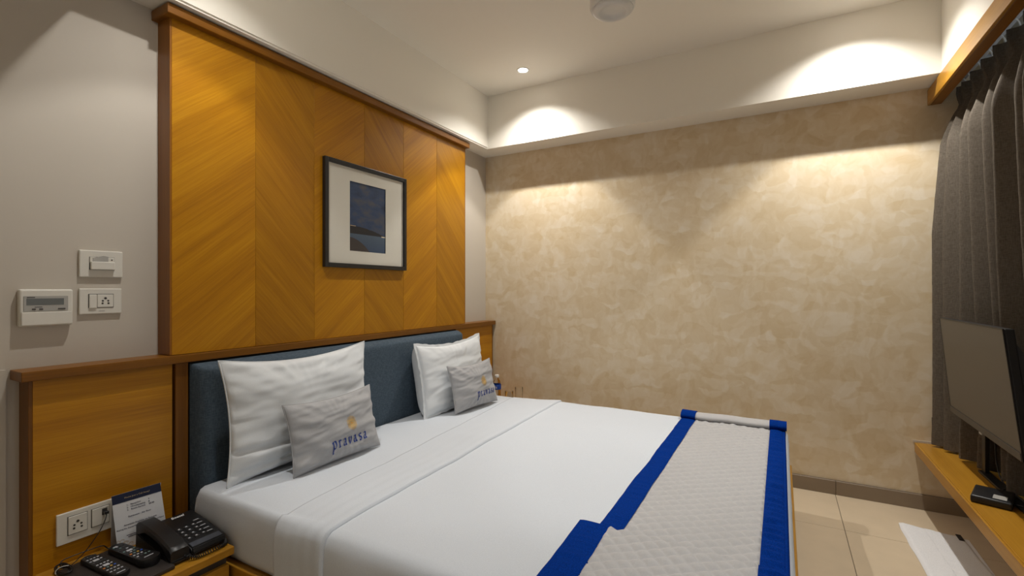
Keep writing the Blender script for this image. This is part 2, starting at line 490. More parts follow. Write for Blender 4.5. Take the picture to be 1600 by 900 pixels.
# ceiling fan
FX, FY, FZ = 1.552, 2.062, 2.452
fan = thing('ceiling_fan', 'white ceiling fan with a round dished hub', 'fan', (FX, FY, CEIL))
bm = new_bm(); lathe(bm, [(0.012, FZ + 0.22), (0.012, CEIL - 0.03), (0.055, CEIL - 0.025), (0.06, CEIL)], 24, FX, FY, 0)
obj('down_rod', bm, M['white_metal'], fan, 40)
bm = new_bm(); lathe(bm, [(0.078, FZ + 0.016), (0.092, FZ + 0.012), (0.098, FZ + 0.022), (0.099, FZ + 0.19), (0.085, FZ + 0.215), (0.03, FZ + 0.225)], 48, FX, FY, 0)
obj('motor_housing', bm, M['white_metal'], fan, 40)
bm = new_bm(); lathe(bm, [(0.001, FZ + 0.012), (0.03, FZ + 0.011), (0.052, FZ + 0.008), (0.058, FZ + 0.001), (0.064, FZ - 0.002), (0.078, FZ), (0.086, FZ + 0.006), (0.088, FZ + 0.016), (0.07, FZ + 0.018)], 48, FX, FY, 0, cap0=False, cap1=False)
obj('hub_cap', bm, M['white_metal'], fan, 60)
vd = math.atan2(FY, FX - 2.2)                        # direction from the camera to the fan
for k in range(3):
    a = vd + PI / 3 + 2 * PI / 3 * k
    ca, sa = math.cos(a), math.sin(a)
    bm = new_bm()
    def bl(u, v, s=1):
        r = 0.10 + 0.29 * u
        w = (0.045 + 0.02 * u) * (1 - 0.25 * u ** 6)
        q = (v - 0.5) * 2 * w
        z = 2.695 + q * 0.16
        return (FX + r * ca - q * sa, FY + r * sa + q * ca, z)
    grid(bm, 10, 5, bl)
    bmesh.ops.solidify(bm, geom=bm.faces[:], thickness=0.004)
    obj('fan_blade', bm, M['white_metal'], fan, 40)
obj('blade_ring', (lambda b2: (lathe(b2, [(0.06, 2.675), (0.11, 2.687), (0.11, 2.702), (0.06, 2.715)], 32, FX, FY, 0), b2)[1])(new_bm()), M['white_metal'], fan, 40)

# ------------------------------------------------------------------ wood panelling over the bed
PX = 0.092
up = thing('wood_wall_panel', 'tall golden chevron-veneered wood panel on the wall above the headboard', 'wall panel', (0.0, 2.0, 0.975))
JO = [0.999, 1.347, 1.666, 2.008, 2.338, 2.678, 3.022]
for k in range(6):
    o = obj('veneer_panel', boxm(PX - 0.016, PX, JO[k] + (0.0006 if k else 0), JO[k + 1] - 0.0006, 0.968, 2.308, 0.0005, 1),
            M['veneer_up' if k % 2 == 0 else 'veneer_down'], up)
obj('side_panel', boxm(0.0, PX - 0.0005, 0.992, 0.9985, 0.968, 2.308), M['veneer_vert'], up)
obj('side_panel', boxm(0.0, PX - 0.0005, 3.0225, 3.028, 0.968, 2.308), M['veneer_vert'], up)
obj('backing', boxm(0.0, PX - 0.017, 0.9985, 3.0225, 0.968, 2.308), M['plate_line'], up)
obj('crown_moulding', boxm(0.0, 0.128, 0.968, 3.036, 2.306, 2.345, 0.003), M['timber_y'], up)

# low wainscot that carries the ledge
wa = thing('wainscot', 'low golden wood wainscot with a protruding ledge along the wall behind the bed', 'wall panel', (0.0, 2.0, 0.0))
LX = 0.104
obj('ledge', boxm(0.0, LX, 0.564, 3.458, 0.934, 0.966, 0.002), M['timber_y'], wa)
obj('level_grain_panel', boxm(0.062, 0.080, 0.597, 1.006, 0.0, 0.933), M['veneer_flat'], wa)
obj('end_panel', boxm(0.0, 0.0805, 0.586, 0.5965, 0.0, 0.933, 0.001, 1), M['timber_z'], wa)
obj('gap_backing', boxm(0.03, 0.061, 0.597, 3.45, 0.0, 0.933), M['plate_line'], wa)
obj('stile', boxm(0.062, 0.088, 1.0145, 1.062, 0.0, 0.933, 0.0015, 1), M['timber_z'], wa)
obj('level_grain_panel', boxm(0.062, 0.080, 2.92, 3.435, 0.0, 0.933), M['veneer_flat'], wa)
obj('end_panel', boxm(0.0, 0.0805, 3.436, 3.448, 0.0, 0.933, 0.001, 1), M['timber_z'], wa)

# framed picture
pic = thing('framed_picture', 'black framed dusk seascape print in a wide cream mat on the wood panel', 'picture', (PX, 2.03, 1.34))
y0, y1, z0, z1 = 1.714, 2.343, 1.349, 1.933
fw_, fx0, fx1 = 0.024, PX + 0.001, PX + 0.024
obj('frame_side', boxm(fx0, fx1, y0, y0 + fw_, z0, z1, 0.002), M['frame_black'], pic)
obj('frame_side', boxm(fx0, fx1, y1 - fw_, y1, z0, z1, 0.002), M['frame_black'], pic)
obj('frame_rail', boxm(fx0, fx1, y0 + fw_, y1 - fw_, z0, z0 + fw_, 0.002), M['frame_black'], pic)
obj('frame_rail', boxm(fx0, fx1, y0 + fw_, y1 - fw_, z1 - fw_, z1, 0.002), M['frame_black'], pic)
bm = new_bm(); ax = PX + 0.0125
py0, py1, pz0, pz1 = 1.889, 2.167, 1.446, 1.836
for a0, a1, c0, c1 in ((y0 + fw_, py0, z0 + fw_, z1 - fw_), (py1, y1 - fw_, z0 + fw_, z1 - fw_), (py0, py1, z0 + fw_, pz0), (py0, py1, pz1, z1 - fw_)):
    box(bm, ax - 0.003, ax, a0, a1, c0, c1)
obj('mat_board', bm, M['mat_board'], pic)
# print: dusk sky, dark headland, pale water
m, nt, b = new_mat('dusk_seascape_print')
tc = nd(nt, 'ShaderNodeTexCoord'); sx = nd(nt, 'ShaderNodeSeparateXYZ'); lk(nt, tc.outputs['Generated'], sx.inputs[0])
n1 = nd(nt, 'ShaderNodeTexNoise'); n1.inputs['Scale'].default_value = 3.2; n1.inputs['Detail'].default_value = 6
mpn = nd(nt, 'ShaderNodeMapping'); mpn.inputs['Scale'].default_value = (1, 0.8, 2.2); lk(nt, tc.outputs['Generated'], mpn.inputs['Vector']); lk(nt, mpn.outputs['Vector'], n1.inputs['Vector'])
rs = nd(nt, 'ShaderNodeValToRGB'); cr = rs.color_ramp
cr.elements[0].position = 0.3; cr.elements[0].color = (0.010, 0.022, 0.06, 1)
cr.elements[1].position = 0.7; cr.elements[1].color = (0.075, 0.075, 0.085, 1)
e = cr.elements.new(0.5); e.color = (0.024, 0.05, 0.115, 1)
lk(nt, n1.outputs['Fac'], rs.inputs['Fac'])
rz = nd(nt, 'ShaderNodeValToRGB'); cz = rz.color_ramp
cz.interpolation = 'LINEAR'
cz.elements[0].position = 0.0; cz.elements[0].color = (0.030, 0.055, 0.11, 1)
cz.elements[1].position = 0.25; cz.elements[1].color = (0.07, 0.105, 0.15, 1)
lk(nt, sx.outputs['Z'], rz.inputs['Fac'])
def mth(op, a, b2):
    n = nd(nt, 'ShaderNodeMath', operation=op)
    for i, v in enumerate((a, b2)):
        if isinstance(v, (int, float)): n.inputs[i].default_value = v
        else: lk(nt, v, n.inputs[i])
    return n.outputs[0]
def mixc(f, a, b2):
    n = nd(nt, 'ShaderNodeMix', data_type='RGBA'); lk(nt, f, n.inputs[0])
    for i, v in ((6, a), (7, b2)):
        if isinstance(v, tuple): n.inputs[i].default_value = (*v, 1)
        else: lk(nt, v, n.inputs[i])
    return n.outputs[2]
sky = mth('GREATER_THAN', sx.outputs['Z'], 0.255)
colr = mixc(sky, rz.outputs['Color'], rs.outputs['Color'])
hill_top = mth('SUBTRACT', 0.375, mth('MULTIPLY', mth('POWER', sx.outputs['Y'], 1.6), 0.12))
hill = mth('MULTIPLY', sky, mth('LESS_THAN', sx.outputs['Z'], mth('ADD', hill_top, mth('MULTIPLY', mth('SUBTRACT', n1.outputs['Fac'], 0.5), 0.10))))
colr = mixc(hill, colr, (0.014, 0.013, 0.015))
rock = mth('LESS_THAN', mth('ADD', mth('MULTIPLY', mth('POWER', mth('DIVIDE', sx.outputs['Y'], 0.55), 2.0), 0.2), mth('MULTIPLY', n1.outputs['Fac'], 0.02)), mth('SUBTRACT', 0.212, sx.outputs['Z']))
colr = mixc(rock, colr, (0.045, 0.035, 0.032))
lit = mth('MULTIPLY', mth('MULTIPLY', mth('GREATER_THAN', sx.outputs['Y'], 0.88), mth('GREATER_THAN', sx.outputs['Z'], 0.246)), mth('LESS_THAN', sx.outputs['Z'], 0.262))
colr = mixc(lit, colr, (0.65, 0.55, 0.38))
lit2 = mth('MULTIPLY', mth('MULTIPLY', mth('LESS_THAN', mth('ABSOLUTE', mth('SUBTRACT', sx.outputs['Y'], 0.10), 0), 0.07), mth('GREATER_THAN', sx.outputs['Z'], 0.362)), mth('LESS_THAN', sx.outputs['Z'], 0.371))
colr = mixc(lit2, colr, (0.45, 0.33, 0.2))
lk(nt, colr, b.inputs['Base Color']); b.inputs['Roughness'].default_value = 0.6
obj('print', boxm(PX + 0.007, PX + 0.0085, py0 - 0.002, py1 + 0.002, pz0 - 0.002, pz1 + 0.002), m, pic)
obj('backing', boxm(PX + 0.002, PX + 0.006, y0 + 0.01, y1 - 0.01, z0 + 0.01, z1 - 0.01), M['frame_black'], pic)

# ------------------------------------------------------------------ switches and sockets on the wall
def pin_holes(x, cy, cz, s, parent, flip=False):
    """five round pin holes of a socket: one large on top, two pairs below"""
    for dy, dz, r in ((0, 0.42, 0.0042), (-0.36, 0.0, 0.0032), (0.36, 0.0, 0.0032), (-0.40, -0.42, 0.0034), (0.40, -0.42, 0.0034)):
        bm = new_bm(); lathe(bm, [(r, 0.0), (r, 0.0006)], 12, x, cy + dy * s, cz + dz * s, 'X')
        obj('pin_hole', bm, M['plate_line'], parent)

# key-card holder
t = thing('key_card_switch', 'ivory key card switch with a card in its slot, upper plate by the wood panel', 'switch', (0, 0.804, 1.324))
obj('plate', boxm(0.0, 0.011, 0.739, 0.869, 1.274, 1.372, 0.003), M['plate'], t)
obj('recess', boxm(0.0111, 0.0118, 0.767, 0.842, 1.301, 1.349), M['plate_line'], t)
obj('slot_frame', boxm(0.0111, 0.0145, 0.768, 0.841, 1.326, 1.348, 0.001, 1), M['plate'], t)
obj('pocket', boxm(0.0111, 0.022, 0.769, 0.841, 1.302, 1.331, 0.002), M['plate'], t)
bm = new_bm()
poly = [(0.776, 1.330), (0.822, 1.330), (0.822, 1.351), (0.806, 1.353), (0.800, 1.351), (0.784, 1.347), (0.776, 1.344)]
prism(bm, poly, lambda a, b2, d: (d, a, b2), 0.0148, 0.0158)
obj('key_card', bm, M['lcd_bezel'], t)
bm = new_bm(); lathe(bm, [(0.0025, 0.0146), (0.0025, 0.0152)], 10, 0, 0.833, 1.339, 'X'); obj('indicator', bm, M['plate_line'], t)

t = thing('wall_socket', 'ivory switched wall socket below the key card switch', 'socket', (0, 0.802, 1.187))
obj('plate', boxm(0.0, 0.010, 0.739, 0.866, 1.139, 1.233, 0.003), M['plate'], t)
obj('seam', boxm(0.0101, 0.0106, 0.764, 0.840, 1.162, 1.213), M['plate_line'], t)
obj('rocker', boxm(0.0101, 0.0150, 0.766, 0.789, 1.161, 1.211, 0.0015, 1), M['plate'], t)
sf = obj('socket_face', boxm(0.0101, 0.0125, 0.7905, 0.8385, 1.164, 1.211, 0.001, 1), M['plate'], t)
pin_holes(0.0125, 0.8145, 1.1875, 0.0225, sf)
obj('maker_mark', boxm(0.0101, 0.0103, 0.795, 0.813, 1.1485, 1.1515), M['lcd_bezel'], t)

# thermostat
t = thing('thermostat', 'ivory air conditioning controller with a grey display and flap', 'thermostat', (0, 0.649, 1.168))
obj('case', boxm(0.0, 0.024, 0.580, 0.718, 1.106, 1.230, 0.006, 3), M['plate'], t)
obj('flap', boxm(0.0241, 0.0280, 0.584, 0.714, 1.109, 1.154, 0.0025, 2), M['plate'], t)
obj('display_panel', boxm(0.0241, 0.0252, 0.590, 0.703, 1.157, 1.207, 0.001, 1), M['lcd_bezel'], t)
obj('display', boxm(0.0253, 0.0258, 0.597, 0.692, 1.177, 1.199), M['lcd'], t)
for yy in (0.610, 0.628, 0.676):
    obj('button', boxm(0.0253, 0.0268, yy, yy + (0.010 if yy < 0.66 else 0.020), 1.161, 1.1655, 0.001, 1), M['plate_line'], t)
obj('maker_mark', boxm(0.0253, 0.0255, 0.598, 0.618, 1.2012, 1.2042), M['plate_line'], t)
obj('print', boxm(0.0253, 0.0255, 0.617, 0.636, 1.1690, 1.1712), M['plate_line'], t)

# bedside socket strip
t = thing('socket_strip', 'long ivory socket plate low on the wood panel behind the tent card', 'socket', (0.08, 0.77, 0.418))
SX = 0.0805
obj('plate', boxm(SX, SX + 0.010, 0.653, 0.885, 0.368, 0.472, 0.002), M['plate'], t)
for a0, a1 in ((0.680, 0.734), (0.744, 0.797), (0.806, 0.860)):
    obj('seam', boxm(SX + 0.0101, SX + 0.0106, a0, a1, 0.393, 0.457), M['plate_line'], t)
sf = obj('socket_face', boxm(SX + 0.0101, SX + 0.0135, 0.682, 0.7325, 0.395, 0.4555, 0.001, 1), M['plate'], t)
pin_holes(SX + 0.0135, 0.707, 0.424, 0.026, sf)
cf = obj('charger_face', boxm(SX + 0.0101, SX + 0.0135, 0.746, 0.7955, 0.395, 0.4555, 0.001, 1), M['plate'], t)
obj('charging_port', boxm(SX + 0.0136, SX + 0.0142, 0.774, 0.789, 0.426, 0.449), M['plate_line'], cf)
obj('socket_face', boxm(SX + 0.0101, SX + 0.0135, 0.808, 0.8585, 0.395, 0.4555, 0.001, 1), M['plate'], t)

# ------------------------------------------------------------------ nightstands
def nightstand(y0, y1, label):
    NT = 0.300
    t = thing('nightstand', label, 'nightstand', (0.28, (y0 + y1) / 2, 0), 'nightstands beside the bed')
    obj('top_board', boxm(0.081, 0.474, y0, y1, NT - 0.028, NT, 0.003), M['honey_y'], t)
    bm = new_bm()
    box(bm, 0.082, 0.440, y0 + 0.012, y1 - 0.012, 0.0, NT - 0.0285)
    obj('carcass', bm, M['timber_y'], t)
    obj('drawer_front', boxm(0.4405, 0.458, y0 + 0.010, y1 - 0.010, 0.045, 0.236, 0.002), M['honey_y'], t)
    obj('finger_groove', boxm(0.4402, 0.443, y0 + 0.012, y1 - 0.012, 0.237, NT - 0.029), M['plate_line'], t)
    return t
nightstand(0.600, 1.023, 'golden wood nightstand on the near side of the bed under the telephone')
nightstand(3.09, 3.452, 'golden wood nightstand hidden between the bed and the cream wall')

# ------------------------------------------------------------------ bed
bed = thing('platform_bed', 'low wooden platform bed under the white mattress', 'bed', (1.2, 2.05, 0))
obj('side_rail', boxm(0.20, 2.252, 1.030, 1.055, 0.05, 0.218, 0.003), M['honey_x'], bed)
obj('side_rail', boxm(0.20, 2.252, 3.055, 3.080, 0.05, 0.218, 0.003), M['honey_x'], bed)
obj('foot_rail', boxm(2.228, 2.252, 1.056, 3.054, 0.05, 0.262, 0.003), M['honey_y'], bed)
obj('platform', boxm(0.20, 2.227, 1.0555, 3.0545, 0.16, 0.214), M['honey_x'], bed)
obj('plinth', boxm(0.24, 2.12, 1.13, 2.98, 0.0, 0.16), M['timber_y'], bed)

hb = thing('headboard', 'blue-grey upholstered headboard behind the pillows', 'headboard', (0.12, 1.99, 0.0))
bm = new_bm()
def hbf(s):
    # profile across the thickness, soft rounded front top edge
    return s
NY, NP = 60, 26
prof = []
for k in range(NP):
    u = k / (NP - 1)
    if u < 0.62: prof.append((0.172 + 0.006 * math.sin(PI * u / 0.62), 0.19 + (0.895 - 0.19) * u / 0.62))
    else:
        a = (u - 0.62) / 0.38 * PI / 2
        prof.append((0.172 - 0.085 * (1 - math.cos(a)) * 1.0, 0.895 + 0.030 * math.sin(a)))
HY0, HY1 = 1.066, 2.918
def hb_pt(i, j):
    y = HY0 + (HY1 - HY0) * i
    x, z = prof[min(int(round(j * (NP - 1))), NP - 1)]
    e = min(y - HY0, HY1 - y)
    rr = 0.05
    if e < rr:
        q = 1 - e / rr
        x = 0.0885 + (x - 0.0885) * math.sqrt(max(0.0, 1 - q * q))
    return (x + 0.0015 * nz(y * 6, z * 6), y, z)
ys = [0, .004, .010, .018, .027] + [0.03 + 0.94 * k / 40 for k in range(41)] + [.973, .982, .990, .996, 1]
vs = [[bm.verts.new(hb_pt(i, j / (NP - 1))) for j in range(NP)] for i in ys]
for a, b2 in zip(vs, vs[1:]):
    for j in range(NP - 1): bm.faces.new((a[j], b2[j], b2[j + 1], a[j + 1]))
obj('upholstery', bm, M['denim'], hb, 180)
obj('backing_board', boxm(0.0805, 0.0880, HY0 + 0.004, HY1 - 0.004, 0.10, 0.922), M['plate_line'], hb)
for yy in (1.25, 2.7):
    obj('foot', boxm(0.090, 0.125, yy, yy + 0.06, 0.0, 0.19), M['black_soft'], hb)

BT = 0.450
def edge1(t, lo, hi, r, drop):
    """t along the flat cloth; returns (position, height lost)"""
    if t < lo + r:
        q = (lo + r - t)
        a = q / r
        if a < PI / 2: return lo + r - r * math.sin(a), r * (1 - math.cos(a))
        return lo, r + (q - r * PI / 2)
    if t > hi - r:
        q = (t - hi + r); a = q / r
        if a < PI / 2: return hi - r + r * math.sin(a), r * (1 - math.cos(a))
        return hi, r + (q - r * PI / 2)
    return t, 0.0

# mattress in its fitted sheet
mt = thing('mattress', 'white mattress in a fitted sheet on the wooden bed base', 'mattress', (1.2, 2.05, 0.22))
bm = new_bm()
MX0, MX1, MY0, MY1, MZ0 = 0.185, 2.225, 1.048, 3.052, 0.218
NU, NV = 130, 130
def mat_pt(u, v):
    h = 0.225
    tx = MX0 - h + (MX1 - MX0 + 2 * h) * u
    ty = MY0 - h + (MY1 - MY0 + 2 * h) * v
    x, dx = edge1(tx, MX0, MX1, 0.022, h)
    y, dy = edge1(ty, MY0, MY1, 0.022, h)
    z = max(MZ0, BT - dx - dy)
    dist = min(x - MX0, MX1 - x, y - MY0, MY1 - y)
    if z >= BT - 0.002:
        z += 0.004 * nz(x * 5, y * 5) - 0.012 * max(0, 1 - dist / 0.16) ** 2
    else:
        k = (z - MZ0) / (BT - MZ0)
        bul = 0.012 * math.sin(PI * min(1, max(0, k)))
        if y <= MY0 + 0.001: y -= bul + 0.003 * nz(x * 9, z * 9); y += 0.014 * max(0, 1 - k / 0.15)
        if y >= MY1 - 0.001: y += bul
        if x >= MX1 - 0.001: x += 0.3 * bul
        if x <= MX0 + 0.001: x -= 0.002
    return (x, y, z)
grid(bm, NU, NV, mat_pt)
bmesh.ops.remove_doubles(bm, verts=bm.verts, dist=0.0004)
obj('fitted_sheet', bm, M['sheet'], mt, 180)
bm = new_bm()
tube(bm, catmull([(MX0 - 0.001, MY0 + 0.006, MZ0 + 0.01), (MX0 - 0.001, MY0 - 0.004, 0.30), (MX0 - 0.001, MY0 - 0.006, 0.36), (MX0 + 0.001, MY0 + 0.002, 0.40)], 5), 0.003)
obj('corner_seam', bm, M['sheet'], mt, 180)

# bedspread (flat white cover) and its turned down cuff
bs = thing('bedspread', 'smooth white bedspread tucked over the bed with its top turned down', 'bedspread', (1.6, 2.05, 0.45))
SX0, SX1, SY0, SY1 = 0.80, 2.236, 1.022, 3.066
TZ = 0.464
def spread_z(x, y):
    d = min(y - SY0, SY1 - y, SX1 - x + 0.02)
    return 0.006 * nz(x * 2.2, y * 2.2, 3) + 0.0025 * nz(x * 7, y * 7, 8) - 0.010 * max(0, 1 - max(0, d) / 0.15) ** 2
def spread_pt(tx, ty, lift=0.0, hem=0.245, r=0.035):
    y, dy = edge1(ty, SY0 - lift, SY1 + lift, r, 0)
    if tx > SX1 + lift - r:
        x, dx = edge1(tx, -9, SX1 + lift, r, 0)
    else: x, dx = tx, 0.0
    z = TZ + lift - dx - dy
    if dx + dy < r: z += spread_z(x, y)
    z = max(z, hem)
    if dy > r and y < 2:
        y -= 0.006 * nz(x * 6, z * 5, 2) + 0.008 * math.sin(min(1, (dy - r) / 0.2) * PI)
    if dx > r: x += 0.004 * nz(y * 6, z * 5, 2)
    return Vector((x, y, z))
bm = new_bm()
hh = 0.22
n1_, n2_ = 66, 110
def sp(u, v):
    tx = SX0 + (SX1 + hh - SX0) * u
    ty = SY0 - hh + (SY1 - SY0 + 2 * hh) * v
    p = spread_pt(tx, ty)
    p.z -= 0.012 * max(0, 1 - u / 0.05)
    return p
grid(bm, n1_, n2_, sp)
bmesh.ops.remove_doubles(bm, verts=bm.verts, dist=0.0004)
obj('cover', bm, M['sheet'], bs, 180)
# cuff
bm = new_bm()
def cuff(u, v):
    ty = SY0 - hh - 0.004 + (SY1 - SY0 + 2 * hh) * v
    yy = min(max(ty, SY0), SY1)
    f = (yy - SY0) / (SY1 - SY0)
    x_up = 0.712 - 0.20 * f + 0.012 * nz(yy * 3, 1)
    x_lo = 0.952 - 0.072 * f + 0.006 * nz(yy * 2.5, 5)
    # rolled lower lip, then flat towards the pillows
    w = x_lo - x_up
    if u < 0.22:
        a = (u / 0.22) * PI
        tx = x_lo + 0.004 - 0.010 * (a / PI)
        lift = 0.011 * math.sin(a / 2) ** 0.8
    else:
        k = (u - 0.22) / 0.78
        tx = x_lo - 0.006 - (w - 0.006) * k
        lift = 0.011 - 0.009 * k ** 1.5
        lift += 0.0018 * math.sin(k * 26 + 3 * nz(yy * 2, 3)) * (1 - k) * math.exp(-((yy - 1.25) / 0.9) ** 2)
    p = spread_pt(tx, ty, lift, 0.225)
    if tx < 0.9:
        base = BT + lift + 0.008
        if abs(p.z - (TZ + lift)) < 0.03 and p.y > SY0 + 0.04:
            p.z -= 0.012 * min(1, (0.9 - tx) / 0.2)
    return p
grid(bm, 40, 120, cuff)
bmesh.ops.recalc_face_normals(bm, faces=bm.faces)
if sum(f.normal.z for f in bm.faces) < 0: bmesh.ops.reverse_faces(bm, faces=bm.faces)
bmesh.ops.solidify(bm, geom=bm.faces[:], thickness=0.004)
obj('turned_cuff', bm, M['sheet'], bs, 180)

# ------------------------------------------------------------------ bed runner
rn = thing('bed_runner', 'silver quilted bed runner with royal blue borders across the foot of the bed', 'bed runner', (1.95, 2.05, 0.47))
RX0, RX1 = 1.690, 2.222
BW = 0.076
def quilt_h(a, b2):
    s = 0.050
    p = (a * 1.0 + b2 * 0.85) / s; q = (a * 0.75 - b2 * 1.0) / s
    dp = abs(p - round(p)); dq = abs(q - round(q))
    return 0.0085 * (min(1, dp / 0.36) ** 0.5) * (min(1, dq / 0.36) ** 0.5)
def runner_strip(xa, xb, ya, yb, lift, nx, ny, hf, wav=None, thick=0.004):
    bm = new_bm()
    def f(u, v):
        x = xa + (xb - xa) * u; ty = ya + (yb - ya) * v
        if wav: x += wav(u, ty)
        p = spread_pt(x, ty, lift)
        h = hf(u, x, ty)
        if ty > SY0 + 0.02: p.z += h
        else: p.y -= h
        return p
    grid(bm, nx, ny, f)
    return bm
def wob(u, y): return 0.004 * nz(y * 4, 7)
RY0, RY1 = 0.86, 3.035
def bord_h(u, x, y):
    return 0.002 + 0.004 * math.sin(PI * u) ** 0.5 + 0.0022 * nz(y * 60, x * 8, 4) * math.sin(PI * u) + 0.002 * nz(y * 18, x * 4)
def fill_h(u, x, y): return quilt_h(x, y) * min(1, u / 0.02, (1 - u) / 0.02 + 0.001) + 0.002 * nz(x * 9, y * 9)
obj('quilted_centre', runner_strip(RX0 + BW, RX1 - BW + 0.004, RY0, RY1, 0.004, 130, 560, fill_h, None), M['quilt'], rn, 180)
obj('blue_border', runner_strip(RX0, RX0 + BW + 0.001, RY0, RY1, 0.006, 9, 260, bord_h, wob), M['blue'], rn, 180)
def ruf_h(u, x, y):
    return 0.003 + 0.005 * math.sin(PI * u) ** 0.5 + 0.013 * nz(y * 42, x * 4, 4) * math.sin(PI * u) ** 0.6 + 0.002 * nz(y * 9, 1)
obj('blue_border', runner_strip(RX1 - BW + 0.003, RX1 - 0.012, RY0, RY1, 0.006, 10, 300, ruf_h, None), M['blue'], rn, 180)
obj('border_piping', runner_strip(RX1 - 0.0125, RX1 + 0.001, RY0, RY1, 0.006, 6, 220, lambda u, x, y: 0.001 + 0.006 * math.sin(PI * u) ** 0.5, None), M['blue'], rn, 180)
# folded-over upper layer nearest the viewer, shifted towards the pillows
FYE = 1.472
def slant(u, y): return -0.03 * 0
obj('folded_layer', runner_strip(RX0 + BW - 0.040, RX1 - BW + 0.002, RY0, FYE - 0.006, 0.0125, 120, 200, fill_h, lambda u, y: (1 - u) * (0.035 * (FYE - y) / 0.5 * 0.5 + 0.003 * nz(y * 5, 2) - 0.002)), M['quilt'], rn, 180)
obj('folded_border', runner_strip(RX0 - 0.062, RX0 + BW - 0.040, RY0, FYE, 0.0125, 9, 110, bord_h, lambda u, y: 0.035 * (FYE - y) / 0.5 * 0.5 + 0.003 * nz(y * 5, 2)), M['blue'], rn, 180)
obj('folded_border', runner_strip(RX1 - BW + 0.001, RX1 - 0.002, RY0, FYE - 0.004, 0.0135, 9, 110, ruf_h, None), M['blue'], rn, 180)
# the end rolled back on itself at the far side
def roll(xa, xb, r):
    bm = new_bm()
    def f(u, v):
        a = 2 * PI * u
        x = xa + (xb - xa) * v
        rr = r * (1 + 0.05 * nz(x * 14, a)) 
        skew = 0.0
        cy = 2.995 + skew + 0.02 * (x - RX0)
        cz = TZ + 0.006 + r * 0.72 + spread_z(min(x, 2.2), 3.0)
        return (x, cy + 1.9 * rr * math.cos(a), cz + 0.78 * rr * math.sin(a))
    vs = grid(bm, 28, 12, f, close_u=True)
    bm.faces.new([vs[i][0] for i in range(28)][::-1]); bm.faces.new([vs[i][11] for i in range(28)])
    return bm
obj('rolled_end', roll(RX0 + BW, RX1 - BW, 0.0265), M['quilt'], rn, 60)
obj('rolled_blue_end', roll(RX0 - 0.004, RX0 + BW, 0.030), M['blue'], rn, 60)
obj('rolled_blue_end', roll(RX1 - BW, RX1 + 0.006, 0.030), M['blue'], rn, 60)

# ------------------------------------------------------------------ pillows and cushions
class Pillow:
    def __init__(s, c, w_dir, h_dir, W, H, tf, tb, pinch=0.07, seed=0, wr=0.008, crease=None, exp=0.55, sag=0.0, pa=2.6, pb=2.6):
        s.pa, s.pb = pa, pb
        s.c = Vector(c); s.w = Vector(w_dir).normalized(); s.h = Vector(h_dir).normalized()
        s.h = (s.h - s.w * s.h.dot(s.w)).normalized()
        s.n = s.w.cross(s.h).normalized()
        if s.n.x < 0: s.n = -s.n
        s.W, s.H, s.tf, s.tb, s.k, s.seed, s.wr, s.crease, s.exp, s.sag = W, H, tf, tb, pinch, seed, wr, crease, exp, sag
    def pt(s, a, b2, side):
        x = s.W / 2 * a * (1 - s.k * (1 - b2 * b2) * abs(a) ** 1.5)
        y = s.H / 2 * b2 * (1 - s.k * 1.1 * (1 - a * a) * abs(b2) ** 1.5)
        if b2 > 0: y -= s.sag * (1 - a * a) * b2
        pa, pb = (s.pa, s.pb) if side < 0 else (2.6, 2.6)
        e = (max(0, 1 - abs(a) ** pa) * max(0, 1 - abs(b2) ** pb)) ** s.exp
        t = s.tf if side > 0 else s.tb
        wr = 0.0
        if side > 0:
            rim = max(abs(a), abs(b2))
            ang = math.atan2(b2 * s.H, a * s.W)
            wr = s.wr * nz(ang * 5.5, rim * 1.2, s.seed) * rim ** 3 * min(1, e * 4)
            wr += s.wr * 0.9 * nz(a * 1.6 + b2 * 0.9, b2 * 3.2, s.seed + 5) * min(1, e * 3)
            wr += s.wr * 0.30 * nz(a * 4 - b2 * 3, b2 * 7, s.seed + 9) * min(1, e * 3)
            if s.crease: wr += s.crease(a, b2) * min(1, e * 3)
        hang = -0.0
        return s.c + s.w * x + s.h * (y + hang) + s.n * (side * t * e + wr)
    def mesh(s, nu=110, nv=90):
        bm = new_bm()
        for side in (1, -1):
            def f(u, v, side=side):
                a = math.sin((u - 0.5) * PI) * 0.35 + (2 * u - 1) * 0.65
                b2 = math.sin((v - 0.5) * PI) * 0.35 + (2 * v - 1) * 0.65
                return s.pt(a, b2, side)
            grid(bm, nu, nv, f)
        bmesh.ops.remove_doubles(bm, verts=bm.verts, dist=0.0008)
        return bm
    def surf(s, x, y, off=0.0012):
        """a point of the front face at metric position (x, y) from its middle"""
        a, b2 = x / (s.W / 2), y / (s.H / 2)
        for _ in range(6):
            a = x / (s.W / 2) / (1 - s.k * (1 - b2 * b2) * abs(a) ** 1.5)
            den = (1 - s.k * 1.1 * (1 - a * a) * abs(b2) ** 1.5)
            b2 = (y + (s.sag * (1 - a * a) * b2 if b2 > 0 else 0)) / (s.H / 2) / den
        return s.pt(a, b2, 1) + s.n * off
    def rim(s, n=40):
        out = []
        q = [k / n * 2 - 1 for k in range(n)]
        for t in q: out.append((t, -1))
        for t in q: out.append((1, t))
        for t in q: out.append((-t, 1))
        for t in q: out.append((-1, -t))
        return out

